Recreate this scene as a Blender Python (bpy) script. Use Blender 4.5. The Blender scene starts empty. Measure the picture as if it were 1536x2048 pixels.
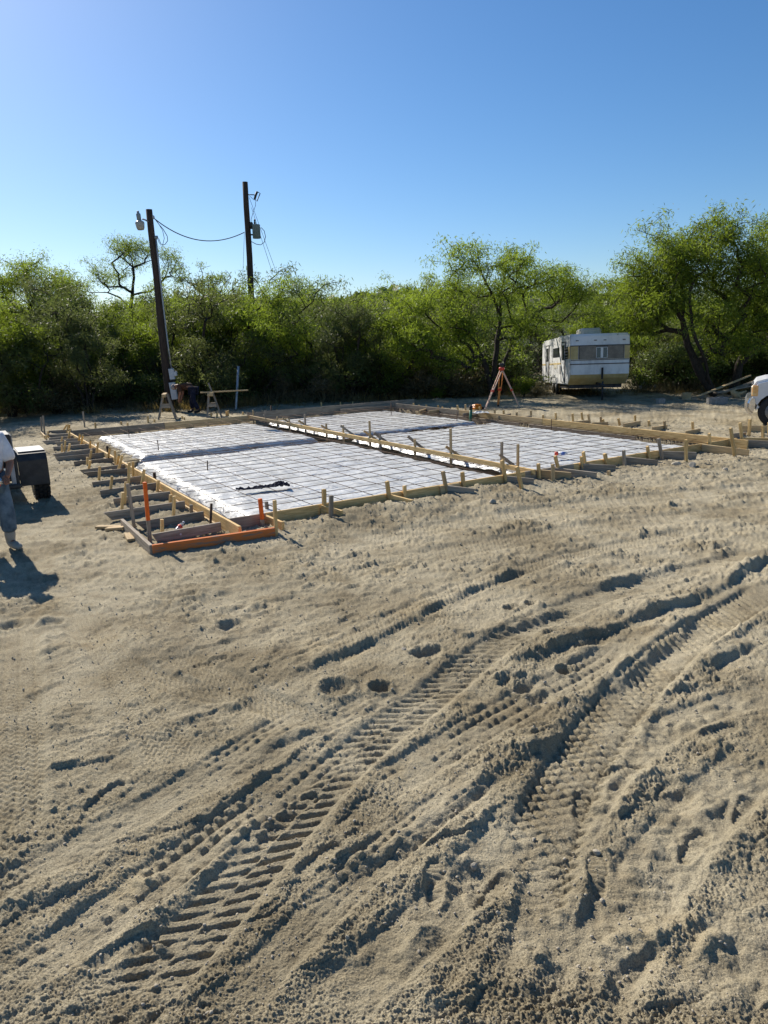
import bpy, bmesh, math, random
import numpy as np
from mathutils import Matrix, Vector
random.seed(7); RNG = np.random.default_rng(7)
sc = bpy.context.scene
col = sc.collection
# ------------------------------------------------------------------ camera
F, PITCH, ROLL, H = 1430.0, math.radians(13.5), math.radians(-1.75), 2.4
cd = bpy.data.cameras.new('camera'); cam = bpy.data.objects.new('camera', cd); col.objects.link(cam)
cd.sensor_fit = 'VERTICAL'; cd.sensor_height = 36.0; cd.lens = F/2048*36.0
cd.clip_start = 0.05; cd.clip_end = 3000
RM = Matrix.Rotation(math.pi/2-PITCH, 3, 'X') @ Matrix.Rotation(ROLL, 3, 'Z')
cam.matrix_world = Matrix.Translation((0, 0, H)) @ RM.to_4x4()
sc.camera = cam
sc.render.resolution_x, sc.render.resolution_y = 768, 1024
# ------------------------------------------------------------------ sky and sun
SUN_AZ, SUN_EL = math.radians(-36.0), math.radians(36.0)      # azimuth from +Y, negative = left
w = bpy.data.worlds.new('World'); sc.world = w; w.use_nodes = True
nt = w.node_tree; nt.nodes.clear()
sky = nt.nodes.new('ShaderNodeTexSky'); sky.sky_type = 'NISHITA'; sky.sun_disc = False
sky.sun_elevation = SUN_EL; sky.sun_rotation = SUN_AZ
sky.air_density = 1.0; sky.dust_density = 0.6; sky.ozone_density = 5.0; sky.altitude = 400
bg = nt.nodes.new('ShaderNodeBackground'); bg.inputs[1].default_value = 0.088
wo = nt.nodes.new('ShaderNodeOutputWorld')
hsv = nt.nodes.new('ShaderNodeHueSaturation'); hsv.inputs['Saturation'].default_value = 1.18
nt.links.new(sky.outputs[0], hsv.inputs['Color']); nt.links.new(hsv.outputs[0], bg.inputs[0]); nt.links.new(bg.outputs[0], wo.inputs[0])
sd = bpy.data.lights.new('sun', 'SUN'); sd.energy = 5.0; sd.angle = math.radians(0.53); sd.color = (1.0, 0.93, 0.82)
so = bpy.data.objects.new('sun', sd); col.objects.link(so)
sdir = Vector((math.sin(SUN_AZ)*math.cos(SUN_EL), math.cos(SUN_AZ)*math.cos(SUN_EL), math.sin(SUN_EL)))
so.rotation_euler = sdir.to_track_quat('Z', 'Y').to_euler(); so.location = sdir*60
vs = sc.view_settings; vs.view_transform = 'Standard'; vs.look = 'None'; vs.exposure = 0.43; vs.gamma = 1.0
vs.use_curve_mapping = False

# ------------------------------------------------------------------ pixel helpers (photo pixels 1536 x 2048)
def ray(u, v):
    return RM @ Vector(((u-768)/F, -(v-1024)/F, -1.0))
def G(u, v, z=0.0):                     # pixel -> point on the horizontal plane z
    d = ray(u, v); t = (z-H)/d.z
    return Vector((d.x*t, d.y*t, z))
def P(u, v, Y):                         # pixel -> point at forward distance Y
    d = ray(u, v); t = Y/d.y
    return Vector((d.x*t, Y, H+d.z*t))
A1, A2 = math.radians(121.5), math.radians(31.5)
E1 = Vector((math.cos(A1), math.sin(A1), 0)); E2 = Vector((math.cos(A2), math.sin(A2), 0))
N0 = G(475, 1040, .17); N0.z = 0
LA, LB = 13.0, 10.8                     # slab: 13.0 m along E1 (left edge), 10.8 m along E2 (front edge)
MB = 5.30                               # the screed board's place along E2
def S(a, b, z=0.0):
    p = N0 + E1*a + E2*b; p.z = z; return p
def toS(p):
    d = Vector((p.x, p.y, 0))-N0; return d.dot(E1), d.dot(E2)
def zoomer(x0, y0, k): return lambda x, y: (x0+x*k, y0+y*k)
ZA = zoomer(70, 810, .1302); ZB = zoomer(140, 900, .1302); ZC = zoomer(180, 880, .2734); ZD = zoomer(560, 780, .2604)
ZE = zoomer(880, 780, .2604); ZF = zoomer(1180, 760, .2318); ZG = zoomer(480, 790, .15625); ZH = zoomer(720, 780, .15625)
ZI = zoomer(940, 790, .15625); ZJ = zoomer(1160, 800, .15625); ZK = zoomer(1380, 730, .1016)

# ------------------------------------------------------------------ object helpers
WM = {}
def tag(o, label=None, cat=None, group=None, kind=None):
    if label: o['label'] = label
    if cat: o['category'] = cat
    if group: o['group'] = group
    if kind: o['kind'] = kind
    return o
def link(o, parent=None, mw=None):
    col.objects.link(o); mw = mw or Matrix.Identity(4); WM[o] = mw
    if parent is not None:
        o.parent = parent; o.matrix_basis = WM[parent].inverted() @ mw
    else: o.matrix_basis = mw
    return o
def empty(name, loc, rz=0.0, rx=0.0):
    o = bpy.data.objects.new(name, None); o.empty_display_size = .1
    return link(o, None, Matrix.Translation(loc) @ Matrix.Rotation(rz, 4, 'Z') @ Matrix.Rotation(rx, 4, 'X'))
def fast_mesh(name, V, Fc, smooth=False):
    V = np.asarray(V, dtype=np.float32); Fc = np.asarray(Fc, dtype=np.int32)
    me = bpy.data.meshes.new(name); n = Fc.shape[1]
    me.vertices.add(len(V)); me.vertices.foreach_set('co', V.ravel())
    me.loops.add(Fc.size); me.loops.foreach_set('vertex_index', Fc.ravel())
    me.polygons.add(len(Fc)); me.polygons.foreach_set('loop_start', np.arange(0, Fc.size, n, dtype=np.int32))
    if smooth: me.polygons.foreach_set('use_smooth', np.ones(len(Fc), dtype=bool))
    me.update(calc_edges=True); return me
def bm_obj(name, bm, mat, parent=None, mw=None, smooth=False):
    me = bpy.data.meshes.new(name); bm.normal_update(); bm.to_mesh(me); bm.free()
    if smooth:
        for p in me.polygons: p.use_smooth = True
    me.materials.append(mat)
    return link(bpy.data.objects.new(name, me), parent, mw)
def me_obj(name, me, mat, parent=None, mw=None):
    if mat and not me.materials: me.materials.append(mat)
    return link(bpy.data.objects.new(name, me), parent, mw)
def add_box(bm, x0, x1, y0, y1, z0, z1, bev=0.0):
    r = bmesh.ops.create_cube(bm, size=1.0)
    vs_ = r['verts']
    for v in vs_:
        v.co = Vector(((x0+x1)/2+v.co.x*(x1-x0), (y0+y1)/2+v.co.y*(y1-y0), (z0+z1)/2+v.co.z*(z1-z0)))
    if bev:
        es = list({e for v in vs_ for e in v.link_edges})
        bmesh.ops.bevel(bm, geom=es, offset=bev, segments=1, affect='EDGES')
def box(name, mat, parent, mw, x0, x1, y0, y1, z0, z1, bev=0.0):
    bm = bmesh.new(); add_box(bm, x0, x1, y0, y1, z0, z1, bev); return bm_obj(name, bm, mat, parent, mw)
def frame(p, xdir, up=Vector((0, 0, 1))):
    x = xdir.normalized(); y = up.cross(x)
    if y.length < 1e-4: y = Vector((0, 1, 0)).cross(x)
    y.normalize(); z = x.cross(y)
    m = Matrix((x, y, z)).transposed().to_4x4(); m.translation = p; return m
def plank(name, mat, parent, p0, p1, wid, hei, up=Vector((0, 0, 1)), cut=0.0, top=True):
    """a sawn board from p0 to p1; the line p0-p1 is the middle of its top edge (top) or its axis; cut bevels an end's lower corner"""
    L = (p1-p0).length; mw = frame(p0, p1-p0, up)
    z0, z1 = (-hei, 0) if top else (-hei/2, hei/2)
    j = lambda s=.004: random.uniform(-s, s)
    v = []
    for x in (0, L):
        for (y, z) in ((-wid/2, z0), (wid/2, z0), (wid/2, z1), (-wid/2, z1)):
            xx = x
            if cut and x == L and z == z0: xx -= cut
            v.append((xx+j(), y+j(.002), z+j()))
    bm = bmesh.new(); bv = [bm.verts.new(c) for c in v]
    for f in ((0, 3, 2, 1), (4, 5, 6, 7), (0, 1, 5, 4), (1, 2, 6, 5), (2, 3, 7, 6), (3, 0, 4, 7)): bm.faces.new([bv[i] for i in f])
    bmesh.ops.bevel(bm, geom=bm.edges[:], offset=.0035, segments=1, affect='EDGES')
    return bm_obj(name, bm, mat, parent, mw)
def add_tube(bm, pts, radii, n=8, cap=True):
    pts = [Vector(p) for p in pts]
    if not hasattr(radii, '__len__'): radii = [radii]*len(pts)
    rings = []; ref = None
    for i, p in enumerate(pts):
        d = (pts[min(i+1, len(pts)-1)]-pts[max(i-1, 0)]).normalized()
        if ref is None:
            ref = Vector((0, 0, 1)) if abs(d.z) < .9 else Vector((1, 0, 0))
        x = (ref-d*ref.dot(d)).normalized(); y = d.cross(x); ref = x
        rings.append([bm.verts.new(p+(x*math.cos(2*math.pi*k/n)+y*math.sin(2*math.pi*k/n))*radii[i]) for k in range(n)])
    for a, b in zip(rings, rings[1:]):
        for k in range(n): bm.faces.new((a[k], a[(k+1) % n], b[(k+1) % n], b[k]))
    if cap: bm.faces.new(rings[0][::-1]); bm.faces.new(rings[-1])
def tube(name, mat, parent, pts, radii, n=8, mw=None):
    """a tube with its origin at the first point (world points unless mw is given)"""
    bm = bmesh.new()
    if mw is None:
        o = Vector(pts[0]); mw = Matrix.Translation(o); pts = [Vector(p)-o for p in pts]
    add_tube(bm, pts, radii, n); return bm_obj(name, bm, mat, parent, mw, smooth=True)
def lathe(bm, prof, n=16, mw=None):
    rings = []
    for r, z in prof:
        rings.append([bm.verts.new(Vector((r*math.cos(2*math.pi*k/n), r*math.sin(2*math.pi*k/n), z))) for k in range(n)])
    for a, b in zip(rings, rings[1:]):
        for k in range(n): bm.faces.new((a[k], a[(k+1) % n], b[(k+1) % n], b[k]))
    bm.faces.new(rings[0][::-1]); bm.faces.new(rings[-1])
    if mw:
        for rg in rings:
            for v in rg: v.co = mw @ v.co
def prism(bm, poly, x0, x1):
    """polygon of (y, z) extruded from x0 to x1"""
    a = [bm.verts.new((x0, y, z)) for y, z in poly]; b = [bm.verts.new((x1, y, z)) for y, z in poly]; n = len(poly)
    bm.faces.new(a); bm.faces.new(b[::-1])
    for k in range(n): bm.faces.new((a[(k+1) % n], a[k], b[k], b[(k+1) % n]))
    bmesh.ops.recalc_face_normals(bm, faces=bm.faces[:])

# ------------------------------------------------------------------ materials
def mat(name, c1, c2=None, rough=.8, scale=8.0, stretch=(1, 1, 1), bump=0.0, bscale=None, metal=0.0, spec=.3, detail=6.0, lo=.35, hi=.65, coord='Object', rnd=0.0):
    m = bpy.data.materials.new(name); m.use_nodes = True; t = m.node_tree; N = t.nodes; L = t.links
    b = N['Principled BSDF']; b.inputs['Roughness'].default_value = rough; b.inputs['Metallic'].default_value = metal
    b.inputs['Specular IOR Level'].default_value = spec
    tc = N.new('ShaderNodeTexCoord'); mp = N.new('ShaderNodeMapping'); mp.inputs['Scale'].default_value = stretch
    L.new(tc.outputs[coord], mp.inputs[0]); vec = mp.outputs[0]
    if rnd:
        oi = N.new('ShaderNodeObjectInfo'); va = N.new('ShaderNodeVectorMath'); va.operation = 'MULTIPLY_ADD'
        va.inputs[1].default_value = (37, 53, 71); L.new(oi.outputs['Random'], va.inputs[0]); L.new(mp.outputs[0], va.inputs[2]); vec = va.outputs[0]
    nz = N.new('ShaderNodeTexNoise'); nz.inputs['Scale'].default_value = scale; nz.inputs['Detail'].default_value = detail
    nz.inputs['Roughness'].default_value = .62; L.new(vec, nz.inputs['Vector'])
    cr = N.new('ShaderNodeValToRGB'); e = cr.color_ramp.elements
    e[0].position, e[1].position = lo, hi; e[0].color = (*c1, 1); e[1].color = (*(c2 or c1), 1)
    L.new(nz.outputs['Fac'], cr.inputs[0]); out = cr.outputs[0]
    if rnd:
        hs = N.new('ShaderNodeHueSaturation'); mr = N.new('ShaderNodeMapRange')
        mr.inputs['To Min'].default_value = 1-rnd; mr.inputs['To Max'].default_value = 1+rnd*.6
        L.new(oi.outputs['Random'], mr.inputs[0]); L.new(mr.outputs[0], hs.inputs['Value']); L.new(out, hs.inputs['Color']); out = hs.outputs[0]
    L.new(out, b.inputs['Base Color'])
    if bump:
        bp = N.new('ShaderNodeBump'); bp.inputs['Strength'].default_value = bump; bp.inputs['Distance'].default_value = .01
        if bscale:
            n2 = N.new('ShaderNodeTexNoise'); n2.inputs['Scale'].default_value = bscale; n2.inputs['Detail'].default_value = 5; L.new(vec, n2.inputs['Vector']); L.new(n2.outputs['Fac'], bp.inputs['Height'])
        else: L.new(nz.outputs['Fac'], bp.inputs['Height'])
        L.new(bp.outputs[0], b.inputs['Normal'])
    return m
M = {}
M['pine'] = mat('pine', (.48, .29, .10), (.78, .55, .25), .75, 3.4, (1.4, 12, 12), .3, rnd=.2, lo=.30, hi=.62)
M['pine2'] = mat('pine_tan', (.42, .29, .15), (.62, .46, .25), .8, 3, (1.2, 14, 14), .25, rnd=.22)
M['grey_wood'] = mat('weathered_wood', (.22, .18, .135), (.40, .34, .265), .9, 3, (1.2, 16, 16), .4, rnd=.25)
M['orange_paint'] = mat('orange_paint', (.62, .10, .015), (.85, .17, .02), .6, 6, (1, 8, 8), .2, lo=.3, hi=.6)
M['orange_worn'] = mat('orange_paint_worn', (.24, .19, .14), (.66, .19, .05), .85, 2.6, (1.2, 5, 7), .4, lo=.36, hi=.48)
M['rebar'] = mat('rebar', (.05, .036, .028), (.15, .085, .05), .8, 30, metal=.3)
M['rock'] = mat('limestone', (.36, .31, .23), (.54, .48, .38), .95, 14, bump=.6, rnd=.2)
M['pole_wood'] = mat('pole_wood', (.035, .024, .018), (.09, .062, .045), .9, 4, (10, 10, 1), .5)
M['galv'] = mat('galvanised', (.30, .32, .34), (.42, .44, .46), .5, 10, metal=.6)
M['tank_grey'] = mat('transformer_grey', (.20, .25, .27), (.26, .31, .33), .5, 5)
M['black'] = mat('black_rubber', (.015, .015, .016), (.03, .03, .03), .7, 20)
M['dark_metal'] = mat('dark_metal', (.03, .032, .036), (.07, .07, .075), .55, 9, metal=.4)
M['wire'] = mat('wire', (.02, .02, .022), None, .6)
M['white_box'] = mat('meter_box', (.50, .51, .52), (.62, .62, .62), .5, 7)
M['glass_dark'] = mat('dark_glass', (.03, .035, .04), (.06, .065, .07), .12, 3, spec=.6)
M['lamp_glass'] = mat('lamp_glass', (.35, .33, .28), (.5, .47, .4), .25, 5)
M['caravan'] = mat('caravan_white', (.50, .50, .49), (.74, .74, .72), .55, 2.2, (1, 1, .5), lo=.3, hi=.55)
M['caravan_band'] = mat('caravan_tan', (.44, .33, .14), (.58, .46, .22), .6, 4)
M['louvre'] = mat('louvre', (.21, .18, .145), (.32, .28, .22), .5, 4)
M['trim'] = mat('trim_dark', (.05, .045, .04), (.12, .10, .09), .6, 8)
M['cream'] = mat('cream_plastic', (.50, .47, .38), (.62, .59, .50), .6, 4)
M['truck_white'] = mat('truck_paint', (.62, .63, .64), (.74, .75, .76), .3, 3, spec=.5)
M['chrome'] = mat('chrome', (.45, .46, .48), (.7, .71, .72), .25, 6, metal=.9)
M['amber'] = mat('amber_lens', (.75, .30, .05), (.85, .62, .32), .3, 7)
M['steel_paint'] = mat('worn_dark_paint', (.018, .018, .019), (.05, .048, .046), .6, 5, spec=.4)
M['steel_light'] = mat('worn_light_paint_and_sheen', (.24, .24, .235), (.42, .41, .40), .5, 5)
M['tripod'] = mat('tripod_wood', (.66, .25, .07), (.85, .36, .11), .55, 4, (6, 6, 1))
M['tripod_pale'] = mat('tripod_pale_wood', (.60, .36, .24), (.76, .50, .36), .6, 4, (6, 6, 1))
M['red'] = mat('red_metal', (.55, .05, .03), (.7, .09, .05), .5, 9)
M['skin'] = mat('skin', (.26, .12, .07), (.33, .16, .10), .6, 12)
M['white_cloth'] = mat('white_cloth', (.62, .62, .65), (.78, .78, .80), .9, 9, bump=.5, bscale=14)
M['black_cloth'] = mat('black_cloth', (.012, .012, .014), (.03, .03, .032), .9, 12)
M['denim'] = mat('denim', (.045, .075, .11), (.16, .22, .27), .9, 5, bump=.5, bscale=22)
M['boot'] = mat('dusty_boot', (.27, .25, .21), (.40, .37, .32), .85, 9, bump=.3)
M['cap'] = mat('cap_cloth', (.22, .17, .15), (.40, .33, .30), .9, 9)
M['brown_cloth'] = mat('brown_cloth', (.045, .022, .014), (.09, .045, .03), .9, 9)
M['navy'] = mat('navy_cloth', (.006, .008, .02), (.022, .026, .05), .95, 14, bump=.8)
M['can_white'] = mat('tube_white', (.6, .62, .66), (.7, .7, .72), .4, 9)
M['can_blue'] = mat('tube_blue', (.05, .10, .35), (.12, .2, .5), .4, 9)
M['plastic_orange'] = mat('orange_plastic', (.75, .20, .01), (.9, .30, .02), .45, 9)
M['pipe_green'] = mat('green_pipe', (.02, .10, .06), (.04, .16, .10), .5, 9)
M['concrete'] = mat('concrete_block', (.22, .21, .19), (.36, .34, .31), .95, 18, bump=.5)
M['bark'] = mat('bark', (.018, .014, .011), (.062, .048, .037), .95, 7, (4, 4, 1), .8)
M['flower'] = mat('white_petal', (.7, .7, .72), None, .7)
M['cardboard'] = mat('cardboard', (.40, .27, .13), (.55, .40, .22), .9, 6)
def clear_plastic():
    m = mat('clear_plastic', (.72, .76, .8), (.85, .88, .9), .12, 9, spec=.6); b = m.node_tree.nodes['Principled BSDF']
    b.inputs['Transmission Weight'].default_value = .75; return m
M['clear'] = clear_plastic()
def sheet_mat():
    m = mat('poly_sheet', (.40, .385, .35), (.64, .64, .62), .36, 2.6, spec=.5, lo=.28, hi=.55, coord='Object'); t = m.node_tree; b = t.nodes['Principled BSDF']
    tc = t.nodes.new('ShaderNodeTexCoord')
    n = t.nodes.new('ShaderNodeTexNoise'); n.inputs['Scale'].default_value = 9; n.inputs['Detail'].default_value = 4; n.inputs['Distortion'].default_value = 1.2
    bp = t.nodes.new('ShaderNodeBump'); bp.inputs['Strength'].default_value = .55; bp.inputs['Distance'].default_value = .03
    t.links.new(tc.outputs['Object'], n.inputs['Vector']); t.links.new(n.outputs['Fac'], bp.inputs['Height']); t.links.new(bp.outputs[0], b.inputs['Normal'])
    return m
M['sheet'] = sheet_mat()
def leaf_mat(name, dark, light, trans, tw=.5):
    m = bpy.data.materials.new(name); m.use_nodes = True; t = m.node_tree; N = t.nodes; L = t.links; N.clear()
    o = N.new('ShaderNodeOutputMaterial'); d = N.new('ShaderNodeBsdfPrincipled'); tr = N.new('ShaderNodeBsdfTranslucent'); mx = N.new('ShaderNodeMixShader')
    d.inputs['Roughness'].default_value = .55; d.inputs['Specular IOR Level'].default_value = .35
    g = N.new('ShaderNodeNewGeometry'); oi = N.new('ShaderNodeObjectInfo'); nz = N.new('ShaderNodeTexNoise'); nz.inputs['Scale'].default_value = 1.6
    L.new(g.outputs['Position'], nz.inputs['Vector'])
    ad = N.new('ShaderNodeMath'); ad.operation = 'MULTIPLY_ADD'; ad.inputs[1].default_value = .5
    L.new(g.outputs['Random Per Island'], ad.inputs[0]); L.new(nz.outputs['Fac'], ad.inputs[2])
    cr = N.new('ShaderNodeValToRGB'); e = cr.color_ramp.elements; e[0].position = .4; e[1].position = 1.0
    e[0].color = (*dark, 1); e[1].color = (*light, 1); L.new(ad.outputs[0], cr.inputs[0])
    hs = N.new('ShaderNodeHueSaturation'); mr = N.new('ShaderNodeMapRange'); mr.inputs['To Min'].default_value = .75; mr.inputs['To Max'].default_value = 1.2
    L.new(oi.outputs['Random'], mr.inputs[0]); L.new(mr.outputs[0], hs.inputs['Value']); L.new(cr.outputs[0], hs.inputs['Color'])
    L.new(hs.outputs[0], d.inputs['Base Color'])
    mu = N.new('ShaderNodeMix'); mu.data_type = 'RGBA'; mu.blend_type = 'MIX'; mu.inputs[0].default_value = .6
    L.new(hs.outputs[0], mu.inputs[6]); mu.inputs[7].default_value = (*trans, 1); L.new(mu.outputs[2], tr.inputs['Color'])
    mx.inputs[0].default_value = tw; L.new(d.outputs[0], mx.inputs[1]); L.new(tr.outputs[0], mx.inputs[2]); L.new(mx.outputs[0], o.inputs[0])
    return m
M['leaf'] = leaf_mat('mesquite_leaf', (.055, .092, .012), (.165, .225, .027), (.37, .48, .04), .54)
M['leaf_olive'] = leaf_mat('olive_leaf', (.050, .068, .022), (.125, .15, .05), (.24, .28, .07), .45)
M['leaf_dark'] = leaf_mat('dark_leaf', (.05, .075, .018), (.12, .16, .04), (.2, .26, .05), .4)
M['weed'] = leaf_mat('dry_weed', (.06, .055, .03), (.17, .14, .07), (.2, .17, .06), .35)
M['grass'] = leaf_mat('dry_grass', (.14, .10, .035), (.30, .22, .08), (.35, .25, .07), .4)
M['hill'] = mat('hill_scrub', (.022, .034, .014), (.07, .085, .035), .95, .5, lo=.35, hi=.7, bump=.5)

# ------------------------------------------------------------------ noise
_perm = RNG.permutation(512)
_grad = RNG.normal(size=(512, 2)); _grad /= np.linalg.norm(_grad, axis=1, keepdims=True)
def pn(x, y):
    xi = np.floor(x).astype(np.int64); yi = np.floor(y).astype(np.int64); xf = x-xi; yf = y-yi
    u = xf*xf*xf*(xf*(xf*6-15)+10); v = yf*yf*yf*(yf*(yf*6-15)+10)
    def g(ix, iy, dx, dy):
        h = _perm[(_perm[ix & 511]+iy) & 511]; q = _grad[h]; return q[..., 0]*dx+q[..., 1]*dy
    a = g(xi, yi, xf, yf); b = g(xi+1, yi, xf-1, yf); c = g(xi, yi+1, xf, yf-1); d = g(xi+1, yi+1, xf-1, yf-1)
    return (a+(b-a)*u+(c-a)*v+(a-b-c+d)*u*v)*1.5
def fbm(x, y, oct=4, gain=.5, lac=2.03):
    s = 0; a = 1.0
    for i in range(oct):
        s = s+a*pn(x+17.3*i, y-9.1*i); a *= gain; x = x*lac; y = y*lac
    return s
def sstep(a, b, x):
    t = np.clip((x-a)/(b-a), 0, 1); return t*t*(3-2*t)

# ------------------------------------------------------------------ ground: one polar sheet, finest where the yard is nearest
def polyline_st(X, Y, pts):
    """(s, t, total) of every point relative to a polyline; t > 0 on the right of the direction of travel"""
    best = np.full(X.shape, 1e9); S_ = np.zeros(X.shape); T_ = np.zeros(X.shape); acc = 0.0
    for (x0, y0), (x1, y1) in zip(pts, pts[1:]):
        dx, dy = x1-x0, y1-y0; L = math.hypot(dx, dy); dx /= L; dy /= L
        q = (X-x0)*dx+(Y-y0)*dy; qc = np.clip(q, 0, L)
        ex = X-x0-qc*dx; ey = Y-y0-qc*dy; d2 = ex*ex+ey*ey
        tt = ex*dy-ey*dx; m = d2 < best
        best[m] = d2[m]; S_[m] = acc+qc[m]; T_[m] = (np.sign(tt)*np.sqrt(d2))[m]; acc += L
    return S_, T_, acc
def smooth_line(px):
    P_ = [np.array(G(u, v)[:2]) for u, v in px]
    for _ in range(2):
        q = [P_[0]]
        for a, b in zip(P_, P_[1:]): q += [a*.75+b*.25, a*.25+b*.75]
        q.append(P_[-1]); P_ = q
    # drop near-duplicates
    out = [P_[0]]
    for p in P_[1:]:
        if np.linalg.norm(p-out[-1]) > .05: out.append(p)
    return [tuple(p) for p in out]
# ridges of loose soil (steep side to the right of travel, away from the sun): pixels, height, gentle width, steep width
RIDGES = [
 ([(555, 1378), (640, 1332), (760, 1272), (880, 1212), (1000, 1152), (1062, 1134)], .085, .34, .05),
 ([(605, 1795), (700, 1742), (800, 1682), (870, 1640), (960, 1570), (1040, 1510), (1145, 1436)], .05, .20, .035),
 ([(1020, 1330), (1110, 1294), (1200, 1265), (1300, 1220), (1400, 1193), (1545, 1112)], .085, .36, .045),
 ([(1180, 1392), (1240, 1355), (1300, 1310), (1395, 1228)], .075, .24, .045),
 ([(1370, 1348), (1440, 1312), (1545, 1284)], .09, .30, .045),
 ([(955, 1286), (1010, 1262), (1145, 1212)], .07, .25, .04),
 ([(1172, 1176), (1240, 1160), (1300, 1146)], .07, .22, .05),
 ([(1050, 2010), (1095, 1947), (1130, 1912)], .05, .14, .03),
 ([(1160, 2060), (1208, 1962), (1259, 1911), (1331, 1844), (1380, 1806)], .06, .17, .03),
 ([(1436, 1756), (1470, 1725), (1505, 1690)], .05, .14, .04),
 ([(0, 1874), (60, 1812), (130, 1780), (215, 1748)], .05, .18, .03),
 ([(425, 1716), (500, 1662), (556, 1632)], .055, .16, .035),
 ([(495, 1514), (560, 1482), (655, 1456)], .06, .18, .04),
 ([(285, 1196), (400, 1188), (490, 1186)], .05, .16, .05),
 ([(285, 1211), (360, 1208), (430, 1198)], .035, .1, .04),
 ([(490, 1226), (530, 1218), (575, 1222)], .05, .16, .05),
 ([(500, 1286), (530, 1262), (560, 1240)], .05, .18, .05),
 ([(455, 1430), (480, 1408), (520, 1392)], .06, .18, .05),
 ([(255, 1420), (275, 1404), (298, 1392)], .04, .12, .04),
 ([(270, 1446), (300, 1430), (330, 1410)], .035, .12, .03),
 ([(320, 1490), (340, 1470), (375, 1438)], .05, .16, .06),
 ([(60, 1312), (110, 1305), (160, 1310)], .035, .12, .04),
 ([(40, 1405), (80, 1382), (120, 1375)], .035, .12, .03),
 ([(280, 1790), (310, 1770), (335, 1765)], .05, .12, .05),
 ([(305, 1900), (322, 1884), (345, 1868)], .035, .10, .03),
 ([(720, 1430), (745, 1418), (775, 1414)], .035, .12, .03),
 ([(1020, 1370), (1050, 1358), (1070, 1350)], .04, .12, .05),
 ([(870, 1292), (895, 1276), (925, 1258)], .03, .08, .025),
 ([(0, 2030), (120, 1950), (250, 1880)], .025, .12, .03),
 ([(1250, 1545), (1320, 1540), (1380, 1548)], .035, .10, .03),
 ([(1350, 1500), (1400, 1488), (1480, 1492)], .03, .08, .03),
 ([(1375, 1620), (1440, 1590), (1490, 1570)], .03, .10, .03),
 ([(1225, 1790), (1280, 1740), (1320, 1700)], .03, .10, .04),
 ([(860, 2040), (872, 1960), (905, 1905)], .03, .08, .03),
 ([(1300, 2048), (1380, 1940), (1470, 1850)], .035, .12, .04),
 ([(1470, 2048), (1500, 1990), (1545, 1930)], .05, .14, .04),
 ([(700, 2048), (800, 1950), (900, 1840)], .025, .1, .04),
 ([(770, 1800), (800, 1770), (850, 1735)], .03, .08, .03),
 ([(840, 1780), (855, 1750), (856, 1715)], .03, .06, .025),
]
# tyre tracks: pixels, half width, depth, kind
TRACKS = [
 ([(-20, 1800), (150, 1700), (330, 1600), (520, 1512), (700, 1430), (860, 1350)], .10, .010, 'block'),
 ([(420, 2060), (560, 1905), (700, 1765), (850, 1640), (1000, 1530)], .10, .013, 'block'),
 ([(1545, 1385), (1400, 1420), (1280, 1480), (1180, 1590), (1120, 1710), (1080, 1850), (1060, 2060)], .12, .015, 'clods'),
 ([(120, 1215), (190, 1290), (290, 1360), (420, 1400), (560, 1405)], .12, .012, 'fine'),
 ([(640, 1330), (800, 1240), (960, 1165), (1150, 1105), (1400, 1060)], .14, .012, 'fine'),
 ([(1545, 1102), (1330, 1150), (1180, 1197), (1000, 1284), (900, 1362), (800, 1442), (700, 1518), (620, 1600), (540, 1690), (460, 1785), (380, 1875), (300, 1960), (210, 2060)], .15, .018, 'lug'),
 ([(-30, 2002), (130, 1892), (250, 1806), (350, 1732), (480, 1640), (600, 1545), (700, 1470)], .13, .022, 'block'),
 ([(740, 1590), (850, 1520), (960, 1450), (1060, 1395), (1150, 1350), (1260, 1290)], .14, .020, 'block'),
 ([(1545, 1172), (1430, 1240), (1330, 1316), (1240, 1400), (1180, 1480), (1130, 1560), (1090, 1650), (1060, 1740), (1020, 1850)], .17, .028, 'chevron'),
 ([(40, 1225), (38, 1330), (36, 1450), (30, 1580), (10, 1720)], .16, .016, 'fine'),
 ([(330, 1300), (420, 1352), (500, 1400), (590, 1440), (720, 1470)], .12, .014, 'fine'),
 ([(1545, 1262), (1460, 1302), (1400, 1330)], .10, .016, 'block'),
 ([(160, 1210), (230, 1330), (310, 1470), (380, 1560)], .15, .010, 'fine'),
 ([(600, 2060), (760, 1930), (900, 1800), (1000, 1690), (1060, 1600)], .13, .020, 'clods'),
 ([(1120, 2060), (1210, 1900), (1290, 1760), (1400, 1620), (1545, 1490)], .16, .018, 'clods'),
 ([(330, 1610), (420, 1570), (520, 1520), (640, 1470)], .10, .012, 'block'),
 ([(200, 1700), (300, 1620), (420, 1545), (540, 1470), (640, 1410)], .10, .012, 'block'),
 ([(1380, 2060), (1450, 1930), (1545, 1800)], .14, .018, 'clods'),
 ([(700, 1085), (900, 1050), (1150, 1010), (1400, 985), (1560, 975)], .25, .012, 'fine'),
 ([(820, 1120), (1050, 1075), (1300, 1040), (1560, 1010)], .25, .012, 'fine'),
]
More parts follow.
